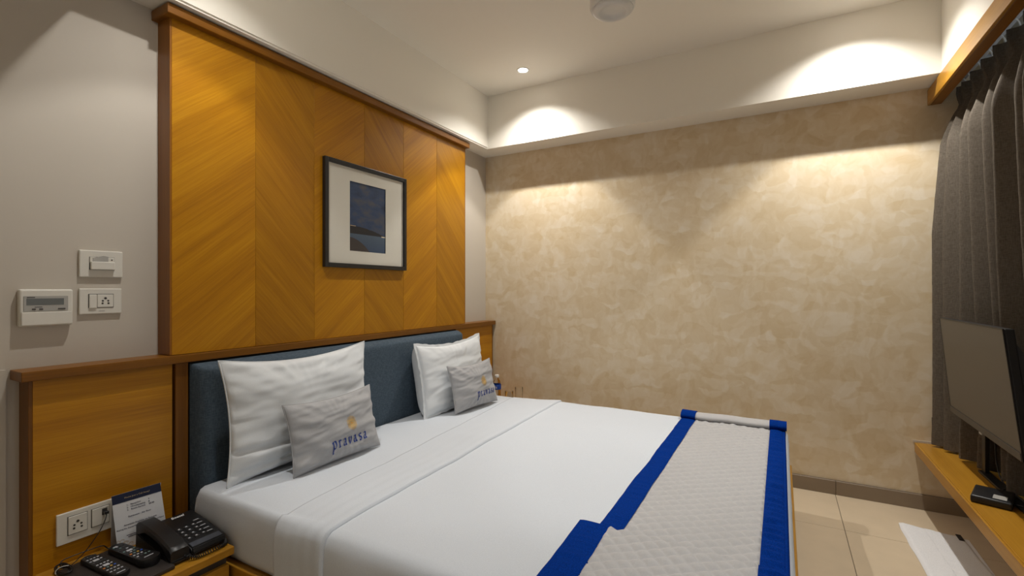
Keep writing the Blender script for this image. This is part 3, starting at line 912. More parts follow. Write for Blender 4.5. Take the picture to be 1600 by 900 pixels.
def seam(P, r=0.0022, flange=0.0):
    bm = new_bm()
    pts = [P.pt(a, b2, 1) for a, b2 in P.rim()]
    if flange <= 0:
        pts.append(pts[0]); tube(bm, pts, r, 6)
    else:
        pr = P.rim(); n = len(pr)
        inner, outer = [], []
        for (a, b2), p in zip(pr, pts):
            d = (p - P.c); d -= P.n * d.dot(P.n)
            ex = Vector((0, 0, 0))
            if abs(a) == 1 or abs(a) > 0.999: ex += P.w * (1 if a > 0 else -1)
            if abs(b2) == 1 or abs(b2) > 0.999: ex += P.h * (1 if b2 > 0 else -1)
            k = 0.6 + 0.6 * nz(a * 4, b2 * 4, P.seed + 2)
            inner.append(p); outer.append(p + ex * flange * (0.8 + 0.4 * nz(a * 6, b2 * 6, 1)) + P.n * 0.012 * k * nz(a * 9, b2 * 9, 6))
        vi = [bm.verts.new(p) for p in inner]; vo = [bm.verts.new(p) for p in outer]
        for k in range(n): bm.faces.new((vi[k], vi[(k + 1) % n], vo[(k + 1) % n], vo[k]))
        bmesh.ops.recalc_face_normals(bm, faces=bm.faces)
        bmesh.ops.solidify(bm, geom=bm.faces[:], thickness=0.004)
    return bm

# broad-nib letters: every letter is a list of strokes in a unit box (x-height 1)
GLY = {
 'p': (0.80, [[(0.02, 0.96), (0.17, 0.84), (0.19, 0.0), (0.15, -0.62), (0.30, -0.70)], [(0.17, 0.86), (0.42, 1.06), (0.64, 0.86), (0.66, 0.45), (0.54, 0.10), (0.36, -0.04), (0.22, 0.10)], [(0.0, 0.78), (0.14, 1.04)]]),
 'r': (0.62, [[(0.04, 0.82), (0.17, 0.96), (0.17, 0.12), (0.30, 0.0)], [(0.17, 0.74), (0.34, 0.98), (0.50, 0.86)], [(0.04, 0.02), (0.22, 0.02)]]),
 'a': (0.74, [[(0.10, 0.84), (0.30, 1.0), (0.46, 0.84), (0.47, 0.16), (0.62, 0.02)], [(0.46, 0.56), (0.16, 0.48), (0.08, 0.20), (0.22, 0.0), (0.46, 0.18)]]),
 'v': (0.72, [[(0.0, 0.88), (0.13, 1.0), (0.20, 0.50), (0.30, 0.0)], [(0.30, 0.0), (0.52, 0.34), (0.58, 0.78), (0.50, 1.0)]]),
 's': (0.62, [[(0.50, 0.88), (0.30, 1.0), (0.12, 0.84), (0.20, 0.58), (0.42, 0.44), (0.48, 0.16), (0.30, 0.0), (0.08, 0.12)]]),
}
def pen_word(word, size, mapf, nib=0.13, ang=40, gap=0.20):
    bm = new_bm()
    x = 0.0
    width = sum(GLY[c][0] + gap for c in word) - gap
    nx, ny = nib * math.cos(D(ang)), nib * math.sin(D(ang))
    for c in word:
        w, strokes = GLY[c]
        for st in strokes:
            pts = catmull([(p[0], p[1], 0) for p in st], 5)
            # main nib ribbon and a thin cross ribbon so that no stroke vanishes
            for ax_, ay_ in ((nx, ny), (-ny * 0.35, nx * 0.35)):
                q = []
                for p in pts:
                    a = mapf((x + p.x - width / 2 - ax_ / 2) * size, (p.y - ay_ / 2) * size)
                    b2 = mapf((x + p.x - width / 2 + ax_ / 2) * size, (p.y + ay_ / 2) * size)
                    q.append((bm.verts.new(a), bm.verts.new(b2)))
                for u, v in zip(q, q[1:]): bm.faces.new((u[0], v[0], v[1], u[1]))
        x += w + gap
    return bm

def rosette(R, mapf, wd=0.0011):
    """fine gold line emblem: pointed hexagonal rosette of nested petals"""
    bm = new_bm()
    def line(pts):
        q = []
        for i, p in enumerate(pts):
            a = Vector(pts[max(i - 1, 0)]); b2 = Vector(pts[min(i + 1, len(pts) - 1)])
            t = (b2 - a); t = t.normalized() if t.length else Vector((1, 0))
            nn = Vector((-t.y, t.x)) * wd / 2
            q.append((bm.verts.new(mapf(p[0] + nn.x, p[1] + nn.y)), bm.verts.new(mapf(p[0] - nn.x, p[1] - nn.y))))
        for u, v in zip(q, q[1:]): bm.faces.new((u[0], v[0], v[1], u[1]))
    def pol(r, a): return (r * math.cos(a) * 0.84, r * math.sin(a))
    for n, r0, r1, ph in ((6, 0.18, 0.98, PI / 2), (6, 0.30, 0.90, PI / 2 + PI / 6), (12, 0.45, 0.84, 0.1), (12, 0.22, 0.60, 0.3), (8, 0.12, 0.42, 0.0)):
        for k in range(n):
            a = ph + 2 * PI * k / n; da = PI / n * 1.15
            rm = (r0 + r1) / 2
            pts = [pol(R * r0, a), pol(R * (rm * 0.95), a + da * 0.8), pol(R * rm * 1.1, a + da * 0.75), pol(R * r1, a), pol(R * rm * 1.1, a - da * 0.75), pol(R * rm * 0.95, a - da * 0.8), pol(R * r0, a)]
            line([(v.x, v.y) for v in catmull([(p[0], p[1], 0) for p in pts], 3)])
    for rr in (0.52, 0.78):
        line([pol(R * rr * (1 + 0.05 * math.cos(6 * t)), t) for t in [2 * PI * k / 36 for k in range(37)]])
    return bm

def disc(r, mapf):
    bm = new_bm()
    bm.faces.new([bm.verts.new(mapf(r * math.cos(2 * PI * k / 12), r * math.sin(2 * PI * k / 12))) for k in range(12)])
    return bm

def put_pillow(name, label, cat, P, m, group, flange=0.0, r=0.0025):
    lo = P.pt(0, -1, 1)
    t = thing(name, label, cat, (lo.x, lo.y, lo.z), group)
    body = obj('pillow_body' if cat == 'pillow' else 'cushion_body', P.mesh(), m, t, 180)
    obj('flange' if flange > 0 else 'piping', seam(P, r, flange), m, body, 180 if flange <= 0 else 35)
    t['body'] = body.name
    return t

def crease1(a, b2):
    k = math.exp(-((b2 + 0.55 + 0.05 * a) / 0.05) ** 2) * max(0, min(1, (0.35 - a) * 1.6))
    k2 = math.exp(-((b2 + 0.80 - 0.05 * a) / 0.05) ** 2) * max(0, min(1, (0.1 - a) * 2))
    return -0.016 * k - 0.010 * k2
P1 = Pillow((0.282, 1.468, 0.700), (0.03, 1, 0.012), (-0.105, -0.05, 1), 0.745, 0.500, 0.070, 0.060, 0.075, 3, 0.014, crease1, 0.5, 0.02)
put_pillow('bed_pillow', 'large white pillow leaning on the near half of the headboard', 'pillow', P1, M['pillow_white'], 'white bed pillows', 0, 0.0035)
P2 = Pillow((0.320, 2.575, 0.678), (0.05, 1, 0.02), (-0.17, 0.0, 1), 0.640, 0.435, 0.046, 0.126, 0.06, 11, 0.009, None, 0.42, 0.02, 7.0, 4.0)
put_pillow('bed_pillow', 'plump white flanged pillow leaning on the far half of the headboard', 'pillow', P2, M['pillow_white'], 'white bed pillows', 0.020)
C1 = Pillow((0.424, 1.515, 0.602), (0.04, 1, 0.018), (-0.24, 0.02, 1), 0.470, 0.300, 0.050, 0.030, 0.06, 21, 0.012, None, 0.5, 0.012)
c1 = put_pillow('lettered_cushion', 'small grey lettered cushion in front of the near white pillow', 'cushion', C1, M['cushion_grey'], 'grey lettered cushions')
C2 = Pillow((0.435, 2.628, 0.605), (0.08, 1, 0.0), (-0.24, 0.02, 1), 0.445, 0.295, 0.050, 0.030, 0.06, 31, 0.012, None, 0.5, 0.012)
c2 = put_pillow('lettered_cushion', 'small grey lettered cushion in front of the far white pillow', 'cushion', C2, M['cushion_grey'], 'grey lettered cushions')
for P, t, (ox, oy), (ex, ey) in ((C1, c1, (0.035, -0.088), (0.055, 0.000)), (C2, c2, (0.064, -0.082), (0.050, 0.010))):
    t = bpy.data.objects[t['body']]
    obj('lettering', pen_word('pravasa', 0.0300, lambda a, b2: P.surf(ox + a, oy + b2, 0.0022), 0.24, gap=0.26), M['thread_blue'], t, recalc=False)
    obj('emblem', rosette(0.036, lambda a, b2: P.surf(ex + a, ey + b2)), M['thread_gold'], t, recalc=False)
    obj('emblem_centre', disc(0.0035, lambda a, b2: P.surf(ex + a, ey + b2, 0.002)), M['thread_orange'], t, recalc=False)

# ------------------------------------------------------------------ telephone and its neighbours on the nightstand
NT = 0.300
tp = thing('telephone', 'black corded desk telephone on the nightstand', 'telephone', (0.28, 0.93, NT))
PY0, PY1 = 0.842, 1.020
def tz(x): return NT + 0.076 - (x - 0.19) / 0.24 * 0.044     # sloping deck
bm = new_bm()
side = [(0.186, NT + 0.004), (0.420, NT + 0.004), (0.428, NT + 0.014), (0.422, tz(0.42)), (0.300, tz(0.30)), (0.202, tz(0.202)), (0.188, tz(0.19) - 0.008)]
prism(bm, side, lambda a, b2, d: (a, d, b2), PY0 + 0.062, PY1)
bmesh.ops.bevel(bm, geom=bm.edges[:], offset=0.004, segments=2, affect='EDGES')
obj('phone_body', bm, M['black'], tp, 35)
bm = new_bm()
side2 = [(0.180, NT + 0.003), (0.425, NT + 0.003), (0.430, NT + 0.016), (0.36, NT + 0.030), (0.24, NT + 0.046), (0.184, NT + 0.060)]
prism(bm, side2, lambda a, b2, d: (a, d, b2), PY0 - 0.004, PY0 + 0.0615)
bmesh.ops.bevel(bm, geom=bm.edges[:], offset=0.004, segments=2, affect='EDGES')
obj('cradle', bm, M['black'], tp, 35)
# handset: arched bar with two drooping ends
bm = new_bm()
NS = 24
ring = []
for k in range(NS):
    s = k / (NS - 1)
    x = 0.186 + 0.236 * s
    arch = math.sin(PI * min(1, max(0, s)))
    zt = tz(x) + 0.020 + 0.010 * arch
    e = abs(2 * s - 1)
    th = 0.021 + 0.022 * max(0, (e - 0.55) / 0.45) ** 0.7
    if s < 0.03 or s > 0.97: zt -= 0.005
    w = 0.0275 + 0.0015 * e
    yc = PY0 + 0.026
    rr = [(-w, -th), (-w, -0.006), (-w + 0.006, 0.0), (w - 0.006, 0.0), (w, -0.006), (w, -th), (w - 0.004, -th - 0.002), (-w + 0.004, -th - 0.002)]
    ring.append([bm.verts.new((x, yc + a, zt + c)) for a, c in rr])
for a, b2 in zip(ring, ring[1:]):
    for k in range(8): bm.faces.new((a[k], a[(k + 1) % 8], b2[(k + 1) % 8], b2[k]))
bm.faces.new(ring[0]); bm.faces.new(ring[-1][::-1])
obj('handset', bm, M['black'], tp, 40)
# keys
for r in range(4):
    for c in range(3):
        x = 0.298 + r * 0.023; y = PY0 + 0.083 + c * 0.024
        ky = obj('key', boxm(x - 0.007, x + 0.007, y - 0.008, y + 0.008, tz(x) - 0.002, tz(x) + 0.003, 0.0015, 1), M['black_soft'], tp)
        obj('key_print', boxm(x - 0.0030, x + 0.0030, y - 0.0030, y + 0.0030, tz(x) + 0.0031, tz(x) + 0.0036), M['grey_key'], ky)
for r in range(5):
    x = 0.278 + r * 0.023; y = PY1 - 0.026
    ky = obj('key', boxm(x - 0.006, x + 0.006, y - 0.014, y + 0.012, tz(x) - 0.002, tz(x) + 0.003, 0.0015, 1), M['black_soft'], tp)
    obj('key_print', boxm(x - 0.0022, x + 0.0022, y - 0.010, y + 0.008, tz(x) + 0.0031, tz(x) + 0.0036), M['grey_key'], ky)
bm = new_bm()
sl = -(0.046 / 0.285)
grid(bm, 2, 2, lambda u, v: (0.392 + 0.026 * u, PY0 + 0.068 + (PY1 - 0.008 - PY0 - 0.068) * v, tz(0.392 + 0.026 * u) + 0.0015))
bmesh.ops.solidify(bm, geom=bm.faces[:], thickness=0.003)
obj('index_strip', bm, M['strip'], tp)
bm = text_bm('Beetel', 0.017, lambda a, b2: (0.222 - b2, PY0 + 0.095 + a, tz(0.222 - b2) + 0.0012), shear=0.2, bold=0.0004)
obj('maker_mark', bm, M['white_ink'], tp, recalc=False)
# coiled cord in front of the phone
cord = catmull([(0.405, PY0 + 0.03, NT + 0.022), (0.440, PY0 + 0.055, NT + 0.011), (0.452, PY0 + 0.09, NT + 0.010), (0.450, PY0 + 0.14, NT + 0.010), (0.440, PY1 - 0.01, NT + 0.010), (0.41, PY1 + 0.000, NT + 0.011), (0.34, PY1 + 0.0015, NT + 0.010)], 30)
pts = []
for i, p in enumerate(cord):
    t_ = (cord[min(i + 1, len(cord) - 1)] - cord[max(i - 1, 0)]).normalized()
    a_ = Vector((0, 0, 1)); b_ = t_.cross(a_).normalized()
    an = i * 1.25
    pts.append(p + (a_ * math.sin(an) + b_ * math.cos(an)) * 0.0062)
bm = new_bm(); tube(bm, pts, 0.0017, 5); obj('coiled_cord', bm, M['black'], tp, 180)

# tent card
tcd = thing('tent_card', 'white folded information card with a navy header standing beside the telephone', 'card', (0.145, 0.87, NT))
A = Vector((0.146, 0.800, NT + 0.001)); Bp = Vector((0.160, 0.952, NT + 0.001))
Tl = Vector((0.128, 0.788, NT + 0.194)); Tr = Vector((0.140, 0.936, NT + 0.194))
CW, CH = 0.152, 0.194
def card(a, b2, off=0.0):
    u, v = a / CW, b2 / CH
    p = A + (Bp - A) * u + (Tl - A) * v + (Tr - Tl - Bp + A) * u * v
    n = (Bp - A).cross(Tl - A).normalized()
    if n.x < 0: n = -n
    return p + n * off
bm = new_bm(); prism(bm, [(0, 0), (CW, 0), (CW, CH), (0, CH)], lambda a, b2, d: card(a, b2, d), -0.0006, 0.0)
leaf = obj('front_leaf', bm, M['paper'], tcd)
bm = new_bm()
Ab, Bb = Vector((0.098, 0.797, NT + 0.001)), Vector((0.106, 0.945, NT + 0.001))
v4 = [bm.verts.new(p) for p in (Ab, Bb, Tr + Vector((-0.0012, 0.003, -0.0005)), Tl + Vector((-0.0012, 0.003, -0.0005)))]
bm.faces.new(v4); bmesh.ops.solidify(bm, geom=bm.faces[:], thickness=0.0006)
obj('rear_leaf', bm, M['paper'], tcd)
bm = new_bm(); vv = [bm.verts.new(p) for p in (A + Vector((-.001, 0, .0005)), Bp + Vector((-.001, 0, .0005)), Bb + Vector((.001, 0, .0005)), Ab + Vector((.001, 0, .0005)))]
bm.faces.new(vv); bmesh.ops.solidify(bm, geom=bm.faces[:], thickness=0.0006)
obj('base_leaf', bm, M['paper'], tcd)
bm = new_bm(); grid(bm, 2, 2, lambda u, v: card(CW * u, CH - 0.032 + 0.032 * v, 0.0005)); obj('header_band', bm, M['navy'], leaf, recalc=False)
def ct(a0, b0, off=0.0006): return lambda a, b2: card(a0 + a, b0 + b2, off)
obj('header_lettering', text_bm('Home Just a Call Away!', 0.0082, ct(CW / 2, CH - 0.020, 0.0010), 'CENTER'), M['gold_ink'], leaf, recalc=False)
for s, sz, a0, b0, al, sh in (('Reception', .0078, 0.052, .146, 'LEFT', 0), ('Housekeeping', .0078, 0.052, .137, 'LEFT', 0), ('Room Service', .0078, 0.052, .128, 'LEFT', 0),
                      ('1.', .0078, 0.040, .146, 'LEFT', 0), ('2.', .0078, 0.040, .137, 'LEFT', 0), ('3.', .0078, 0.040, .128, 'LEFT', 0),
                      ('9', .0078, 0.107, .146, 'LEFT', 0), ('8', .0078, 0.107, .137, 'LEFT', 0), ('30/40', .0078, 0.107, .128, 'LEFT', 0),
                      ('Restaurant - 5th Floor', .0078, CW / 2, .104, 'CENTER', 0.15),
                      ('Amenities Available on Request:', .0078, CW / 2, .077, 'CENTER', 0),
                      ('Shaving Kit, Dental Kit, Comb, Shower Cap and Razor', .0066, CW / 2, .066, 'CENTER', 0)):
    obj('text_line', text_bm(s, sz, ct(a0, b0), al, sh, 0.00012), M['ink'], leaf, recalc=False)
for a0, a1, b0 in ((0.030, 0.138, .041), (0.034, 0.134, .035), (0.066, 0.112, .029)):
    bm = new_bm(); grid(bm, 12, 2, lambda u, v: card(a0 + (a1 - a0) * u, b0 + 0.0022 * v, 0.0006)); obj('small_print', bm, M['ink'], leaf, recalc=False)
bm = new_bm()
for cx_, cy_, r in ((0.010, 0.012, .010), (0.010, 0.012, .006), (0.026, 0.016, .009), (0.026, 0.016, .005), (0.040, 0.008, .007), (0.016, 0.026, .007), (0.004, 0.028, .005), (0.018, 0.004, .006)):
    pts = [(cx_ + r * math.cos(t), cy_ + r * math.sin(t)) for t in [0.4 + 5.2 * k / 20 for k in range(21)]]
    q = []
    for i, p in enumerate(pts):
        tt = 0.4 + 5.2 * i / 20
        dx_, dy_ = math.cos(tt) * 0.0008, math.sin(tt) * 0.0008
        cl = lambda a, b2: card(min(max(a, 0.001), CW), max(b2, 0.001), 0.0006)
        q.append((bm.verts.new(cl(p[0] + dx_, p[1] + dy_)), bm.verts.new(cl(p[0] - dx_, p[1] - dy_))))
    for u, v in zip(q, q[1:]):
        try: bm.faces.new((u[0], v[0], v[1], u[1]))
        except ValueError: pass
obj('scroll_ornament', bm, M['gold_ink'], leaf, recalc=False)

# leather pad
def rotpt(cx_, cy_, an):
    c_, s_ = math.cos(an), math.sin(an)
    return lambda p: Vector((cx_ + p[0] * c_ - p[1] * s_, cy_ + p[0] * s_ + p[1] * c_, p[2]))
bm = boxm(-0.145, 0.165, -0.095, 0.095, NT + 0.0005, NT + 0.014, 0.003)
R = rotpt(0.285, 0.737, D(4))
for v in bm.verts: v.co = R(v.co)
pad = obj('pad_cover', bm, M['leather'], None, 40, origin=(0.285, 0.737, NT))
tag(pad, 'dark brown leather folder lying under the remote controls', 'folder')
pad.name = 'leather_folder'

# remote controls
def remote(cx_, cy_, an, L, W0, W1, H0, label, keys, bulge):
    t = thing('remote_control', label, 'remote control', (cx_, cy_, NT + 0.0145), 'remote controls on the folder')
    R = rotpt(cx_, cy_, an)
    bm = new_bm()
    n = 22
    rings = []
    zb = NT + 0.0148
    for k in range(n):
        s = k / (n - 1); x = (s - 0.5) * L
        w = W0 + (W1 - W0) * (s ** 2 if bulge else s)
        e = min(s, 1 - s) * L
        rc = 0.03 if bulge and s > 0.5 else 0.010
        if e < rc: w *= math.sqrt(max(0.06, 1 - (1 - e / rc) ** 2))
        h = H0 * (1 + (0.45 * s ** 2 if bulge else 0.0))
        hh_ = [(-w * 0.86, 0), (-w, h * 0.3), (-w, h * 0.75), (-w * 0.93, h), (w * 0.93, h), (w, h * 0.75), (w, h * 0.3), (w * 0.86, 0)]
        rings.append([bm.verts.new(R((x, a, zb + c))) for a, c in hh_])
    for a, b2 in zip(rings, rings[1:]):
        for k in range(8): bm.faces.new((a[k], a[(k + 1) % 8], b2[(k + 1) % 8], b2[k]))
    bm.faces.new(rings[0]); bm.faces.new(rings[-1][::-1])
    obj('case', bm, M['black'], t, 40)
    for (u, v, kw, kh, mm) in keys:
        x = (u - 0.5) * L
        h = H0 * (1 + (0.45 * u ** 2 if bulge else 0.0))
        w = W0 + (W1 - W0) * (u ** 2 if bulge else u)
        bm = boxm(x - kh, x + kh, v * w - kw, v * w + kw, zb + h - 0.0005, zb + h + 0.0018, 0.0006, 1)
        for q in bm.verts: q.co = R(q.co)
        obj('key', bm, mm, t)
    return t
k1 = []
for r in range(9):
    for c in range(4):
        mm = M['grey_key']
        if r == 6: mm = [M['orange_key'], M['green_key'], M['yellow_key'], M['blue_key']][c]
        if r in (2, 5) and c in (1, 2): continue
        k1.append((0.08 + r * 0.092, -0.66 + c * 0.44, 0.0030, 0.0021, mm if r % 3 or r == 6 else M['dark_key']))
k1 += [(0.27, 0.0, 0.008, 0.006, M['grey_key']), (0.545, 0.0, 0.008, 0.007, M['grey_key']), (0.93, 0.0, 0.012, 0.0012, M['grey_key'])]
remote(0.270, 0.716, D(4), 0.225, 0.021, 0.023, 0.016, 'slim black television remote control nearest the leather folder edge', k1, False)
k2 = []
random.seed(4)
for r in range(8):
    for c in range(4):
        mm = random.choice([M['dark_key'], M['green_key'], M['grey_key'], M['dark_key']])
        if r == 5: mm = [M['orange_key'], M['green_key'], M['yellow_key'], M['blue_key']][c]
        k2.append((0.12 + r * 0.088, -0.62 + c * 0.41, 0.0032, 0.0024, mm))
k2 += [(0.10, -0.35, 0.006, 0.003, M['grey_key']), (0.40, 0.0, 0.008, 0.005, M['grey_key']), (0.86, 0.0, 0.014, 0.0012, M['grey_key'])]
remote(0.275, 0.795, D(6), 0.230, 0.023, 0.033, 0.019, 'black set-top remote control with a broad rounded end beside the telephone', k2, True)

# charging cable with its coil
cb = thing('charging_cable', 'thin black charging cable coiled on the nightstand and plugged into the socket strip', 'cable', (0.12, 0.65, NT))
zc = NT + 0.003
bm = new_bm()
run = catmull([(0.0955, 0.782, 0.436), (0.112, 0.780, 0.425), (0.118, 0.760, 0.385), (0.115, 0.725, 0.335), (0.118, 0.690, zc + 0.004), (0.135, 0.668, zc + 0.004)], 10)
tube(bm, run, 0.0016, 6); obj('lead', bm, M['black'], cb, 180)
bm = new_bm()
run = catmull([(0.128, 0.650, zc + 0.010), (0.108, 0.660, zc + 0.020), (0.105, 0.685, zc + 0.022), (0.106, 0.735, zc + 0.022), (0.108, 0.770, zc + 0.020), (0.112, 0.782, zc + 0.008), (0.125, 0.788, zc + 0.000)], 10)
tube(bm, run, 0.0019, 6); obj('loop', bm, M['black'], cb, 180)
bm = new_bm()
cp = []
random.seed(2)
for i in range(150):
    a = i * 0.34
    rr = 1 + 0.18 * math.sin(i * 0.71)
    cp.append((0.160 + 0.040 * math.cos(a) * rr, 0.648 + 0.015 * math.sin(a) * rr, zc + 0.010 + 0.008 * math.sin(a * 0.37 + 1) + 0.004 * math.sin(a)))
tube(bm, cp, 0.0017, 5); obj('coil', bm, M['black'], cb, 180)
bm = new_bm(); tube(bm, [(0.160 + 0.004 * math.sin(k), 0.648 + 0.020 * math.cos(2 * PI * k / 12), zc + 0.011 + 0.013 * math.sin(2 * PI * k / 12)) for k in range(13)], 0.0018, 5)
obj('twist_tie', bm, M['lcd_bezel'], cb, 180)
obj('plug', boxm(0.0950, 0.1120, 0.776, 0.788, 0.431, 0.441, 0.001, 1), M['black'], cb)

# ------------------------------------------------------------------ bottle and glasses behind the bed
bx_, by_ = 0.268, 3.205
bt = thing('water_bottle', 'clear plastic water bottle with a blue label behind the far grey cushion', 'bottle', (bx_, by_, NT))
bm = new_bm()
pr = [(0.026, 0.001), (0.032, 0.006), (0.032, 0.05), (0.030, 0.056), (0.032, 0.062), (0.032, 0.105), (0.030, 0.11), (0.032, 0.118), (0.032, 0.165), (0.031, 0.19), (0.024, 0.215), (0.0145, 0.232), (0.0135, 0.248)]
lathe(bm, pr, 28, bx_, by_, NT); obj('bottle_body', bm, M['bottle'], bt, 50)
bm = new_bm(); lathe(bm, [(0.0332, 0.152), (0.0334, 0.153), (0.0334, 0.209 - 0.02), (0.0332, 0.190)], 28, bx_, by_, NT, cap0=False, cap1=False); obj('blue_label', bm, M['label_blue'], bt, 60)
obj('label_lettering', text_bm('is', 0.03, lambda a, b2: (bx_ + 0.0345 * math.sin(0.05 + a / 0.033), by_ - 0.0345 * math.cos(0.05 + a / 0.033), NT + 0.162 + b2)), M['white_ink'], bt, recalc=False)
bm = new_bm(); lathe(bm, [(0.0155, 0.243), (0.016, 0.245), (0.016, 0.262), (0.0145, 0.264)], 24, bx_, by_, NT); obj('cap', bm, M['white_metal'], bt, 40)
for gx, gy, gh, lab in ((0.400, 3.165, 0.158, 'clear drinking glass nearer the grey cushion behind the bed'), (0.436, 3.255, 0.175, 'taller clear drinking glass standing closer to the cream wall')):
    t = thing('drinking_glass', lab, 'glass', (gx, gy, NT), 'glasses on the far nightstand')
    bm = new_bm(); lathe(bm, [(0.026, 0.001), (0.0275, 0.003), (0.031, gh - 0.001), (0.0305, gh), (0.0295, gh), (0.0262, 0.012), (0.001, 0.011)], 32, gx, gy, NT, cap1=False)
    obj('tumbler', bm, M['glass'], t, 50)

# ------------------------------------------------------------------ window side: shelf, pelmet, curtain
sh = thing('window_shelf', 'long golden wood shelf under the curtain along the window wall', 'shelf', (3.0, 2.0, 0.37))
SZ = 0.370
obj('shelf_board', boxm(2.866, XR - 0.001, 0.6, 3.459, SZ - 0.052, SZ, 0.002), M['honey_y'], sh)
obj('front_edge', boxm(2.856, 2.866, 0.6, 3.459, SZ - 0.054, SZ - 0.001, 0.003), M['honey_y'], sh)
for yy in (1.0, 3.1):
    obj('bracket', boxm(3.08, XR - 0.002, yy, yy + 0.03, SZ - 0.17, SZ - 0.0525, 0.002), M['timber_y'], sh)
struct('trim_6', boxm(2.850, 2.93, YB - 0.004, YB, SZ - 0.0005, SZ + 0.012), M['white_wall'])

pl = thing('curtain_pelmet', 'golden wood pelmet board running along the top of the curtain', 'pelmet', (2.93, 2.0, 2.25))
obj('front_board', boxm(2.912, 2.924, 0.795, 3.461, 2.252, 2.338, 0.002), M['honey_y'], pl)
obj('bottom_board', boxm(2.9245, 2.972, 0.795, 3.461, 2.252, 2.2595, 0.002), M['timber_y'], pl)
tr = obj('track_bar', boxm(3.040, 3.062, 0.85, 3.455, 2.352, 2.372), M['window_metal'], None, origin=(3.05, 2.0, 2.36))
tag(tr, 'grey metal curtain track above the grey curtain', 'curtain track'); tr.name = 'curtain_track'
obj('fixing_clip', boxm(3.035, XR, 2.0, 2.03, 2.372, 2.385), M['window_metal'], tr)
obj('fixing_clip', boxm(3.035, XR, 3.2, 3.23, 2.372, 2.385), M['window_metal'], tr)

cu = thing('curtain', 'taupe grey pinch pleated curtain hanging to the window shelf', 'curtain', (3.03, 2.1, SZ + 0.01))
PLEATS = [3.405, 3.335, 3.195, 3.05, 2.905, 2.755, 2.60, 2.455, 2.31, 2.165, 2.02, 1.875, 1.73, 1.585, 1.44, 1.295, 1.15]
CY0, CY1 = 1.08, 3.452
CZ0, CZ1 = SZ + 0.012, 2.312
def curt_x(y, z):
    # nearest pleat
    d = 9; left = None
    for k, p in enumerate(PLEATS):
        if abs(y - p) < abs(d): d = y - p; idx = k
    g = (CZ1 - z) / (CZ1 - CZ0)                 # 0 top .. 1 bottom
    sp_ = 0.0725
    t_ = min(1, abs(d) / sp_)
    dn = CZ1 - z
    q = max(0.0, min(1.0, (dn - 0.08) / 0.24)); q = q * q * (3 - 2 * q)      # 0 in the header, 1 in the open folds
    head = 1 - q
    wid = 0.0085 + (0.024 + 0.005 * math.sin(idx * 2.3)) * q
    amp = 0.040 + (0.046 + 0.010 * math.sin(idx * 2.9) + 0.008 * min(1, g * 2)) * q
    dd = d + 0.012 * q * math.sin(idx * 1.3)                           # folds lean a little to one side
    fold = amp * math.exp(-(abs(dd) / wid) ** (1.7 + 0.1 * head))
    pinch = 0.014 * math.exp(-((dn - 0.10) / 0.035) ** 2) * math.exp(-(d / 0.02) ** 2)
    scallop = 0.014 * t_ ** 1.5 * head
    fold += -scallop - pinch
    base = 3.062 + 0.070 * min(1, max(0, (3.25 - y) / 0.25)) * min(1, g * 1.15) ** 1.2
    x = base - fold
    x += 0.010 * math.sin(idx * 1.9 + z * 1.3) * g
    x -= 0.055 * math.exp(-((y - 3.42) / 0.09) ** 2) * min(1, g * 2.5)
    x += 0.004 * nz(y * 9, z * 1.5, 3) * min(1, g * 4) + 0.0015 * nz(y * 25, z * 20)
    return x
def cy_shift(y, z):
    g = (CZ1 - z) / (CZ1 - CZ0)
    return 0.012 * nz(y * 2.2, z * 0.9, 5) * min(1, g * 3)
bm = new_bm()
NCY, NCZ = 620, 70
def cpt(u, v):
    y = CY0 + (CY1 - CY0) * u
    vv_ = v ** 0.8
    z = CZ1 - (CZ1 - CZ0) * (v * v * 0.35 + v * 0.65)
    return (curt_x(y, z), min(YB - 0.004, y + cy_shift(y, z)), z)
grid(bm, NCY, NCZ, cpt)
obj('drape', bm, M['curtain'], cu, 180)
bm = new_bm()
grid(bm, NCY, 4, lambda u, v: (curt_x(CY0 + (CY1 - CY0) * u, SZ + 0.16 - 0.146 * v) - 0.003, min(YB - 0.0035, CY0 + (CY1 - CY0) * u + cy_shift(CY0 + (CY1 - CY0) * u, SZ + 0.16 - 0.146 * v)), SZ + 0.16 - 0.146 * v))
obj('hem_band', bm, M['curtain'], cu, 180)
bm = new_bm()
grid(bm, NCY, 3, lambda u, v: (curt_x(CY0 + (CY1 - CY0) * u, CZ1 - 0.075 * v) - 0.002, CY0 + (CY1 - CY0) * u, CZ1 + 0.001 - 0.075 * v))
obj('header_tape', bm, M['curtain'], cu, 180)
for k, p in enumerate(PLEATS):
    bm = new_bm(); tube(bm, [(3.051, p, 2.352), (3.060, p, 2.335), (3.064, p, 2.315), (3.066, p, 2.29)], 0.003, 6)
    obj('hook', bm, M['white_metal'], cu)

# ------------------------------------------------------------------ television on its stand
tv = thing('television', 'flat black television with its screen off on the window shelf', 'television', (3.0, 2.74, SZ))
TY0_, TY1_, TZ0, TZ1 = 2.362, 3.148, 0.622, 1.088
def tvp(x, y, z):                                   # the panel leans forward a little
    k = (z - TZ0) / (TZ1 - TZ0)
    return (2.942 - 0.048 * k + x, y + 0.03 * (1 - k) * ((y - 2.75) / 0.4) * 0.6, z)
def tvbox(x0, x1, y0, y1, z0, z1, bev=0.0):
    bm = boxm(x0, x1, y0, y1, z0, z1, bev)
    for v in bm.verts: v.co = Vector(tvp(v.co.x, v.co.y, v.co.z))
    return bm
obj('rear_shell', tvbox(0.004, 0.032, TY0_, TY1_, TZ0, TZ1, 0.004), M['black'], tv)
obj('screen', tvbox(0.0, 0.0038, TY0_ + 0.006, TY1_ - 0.006, TZ0 + 0.030, TZ1 - 0.006), M['tv_screen'], tv)
bm = new_bm()
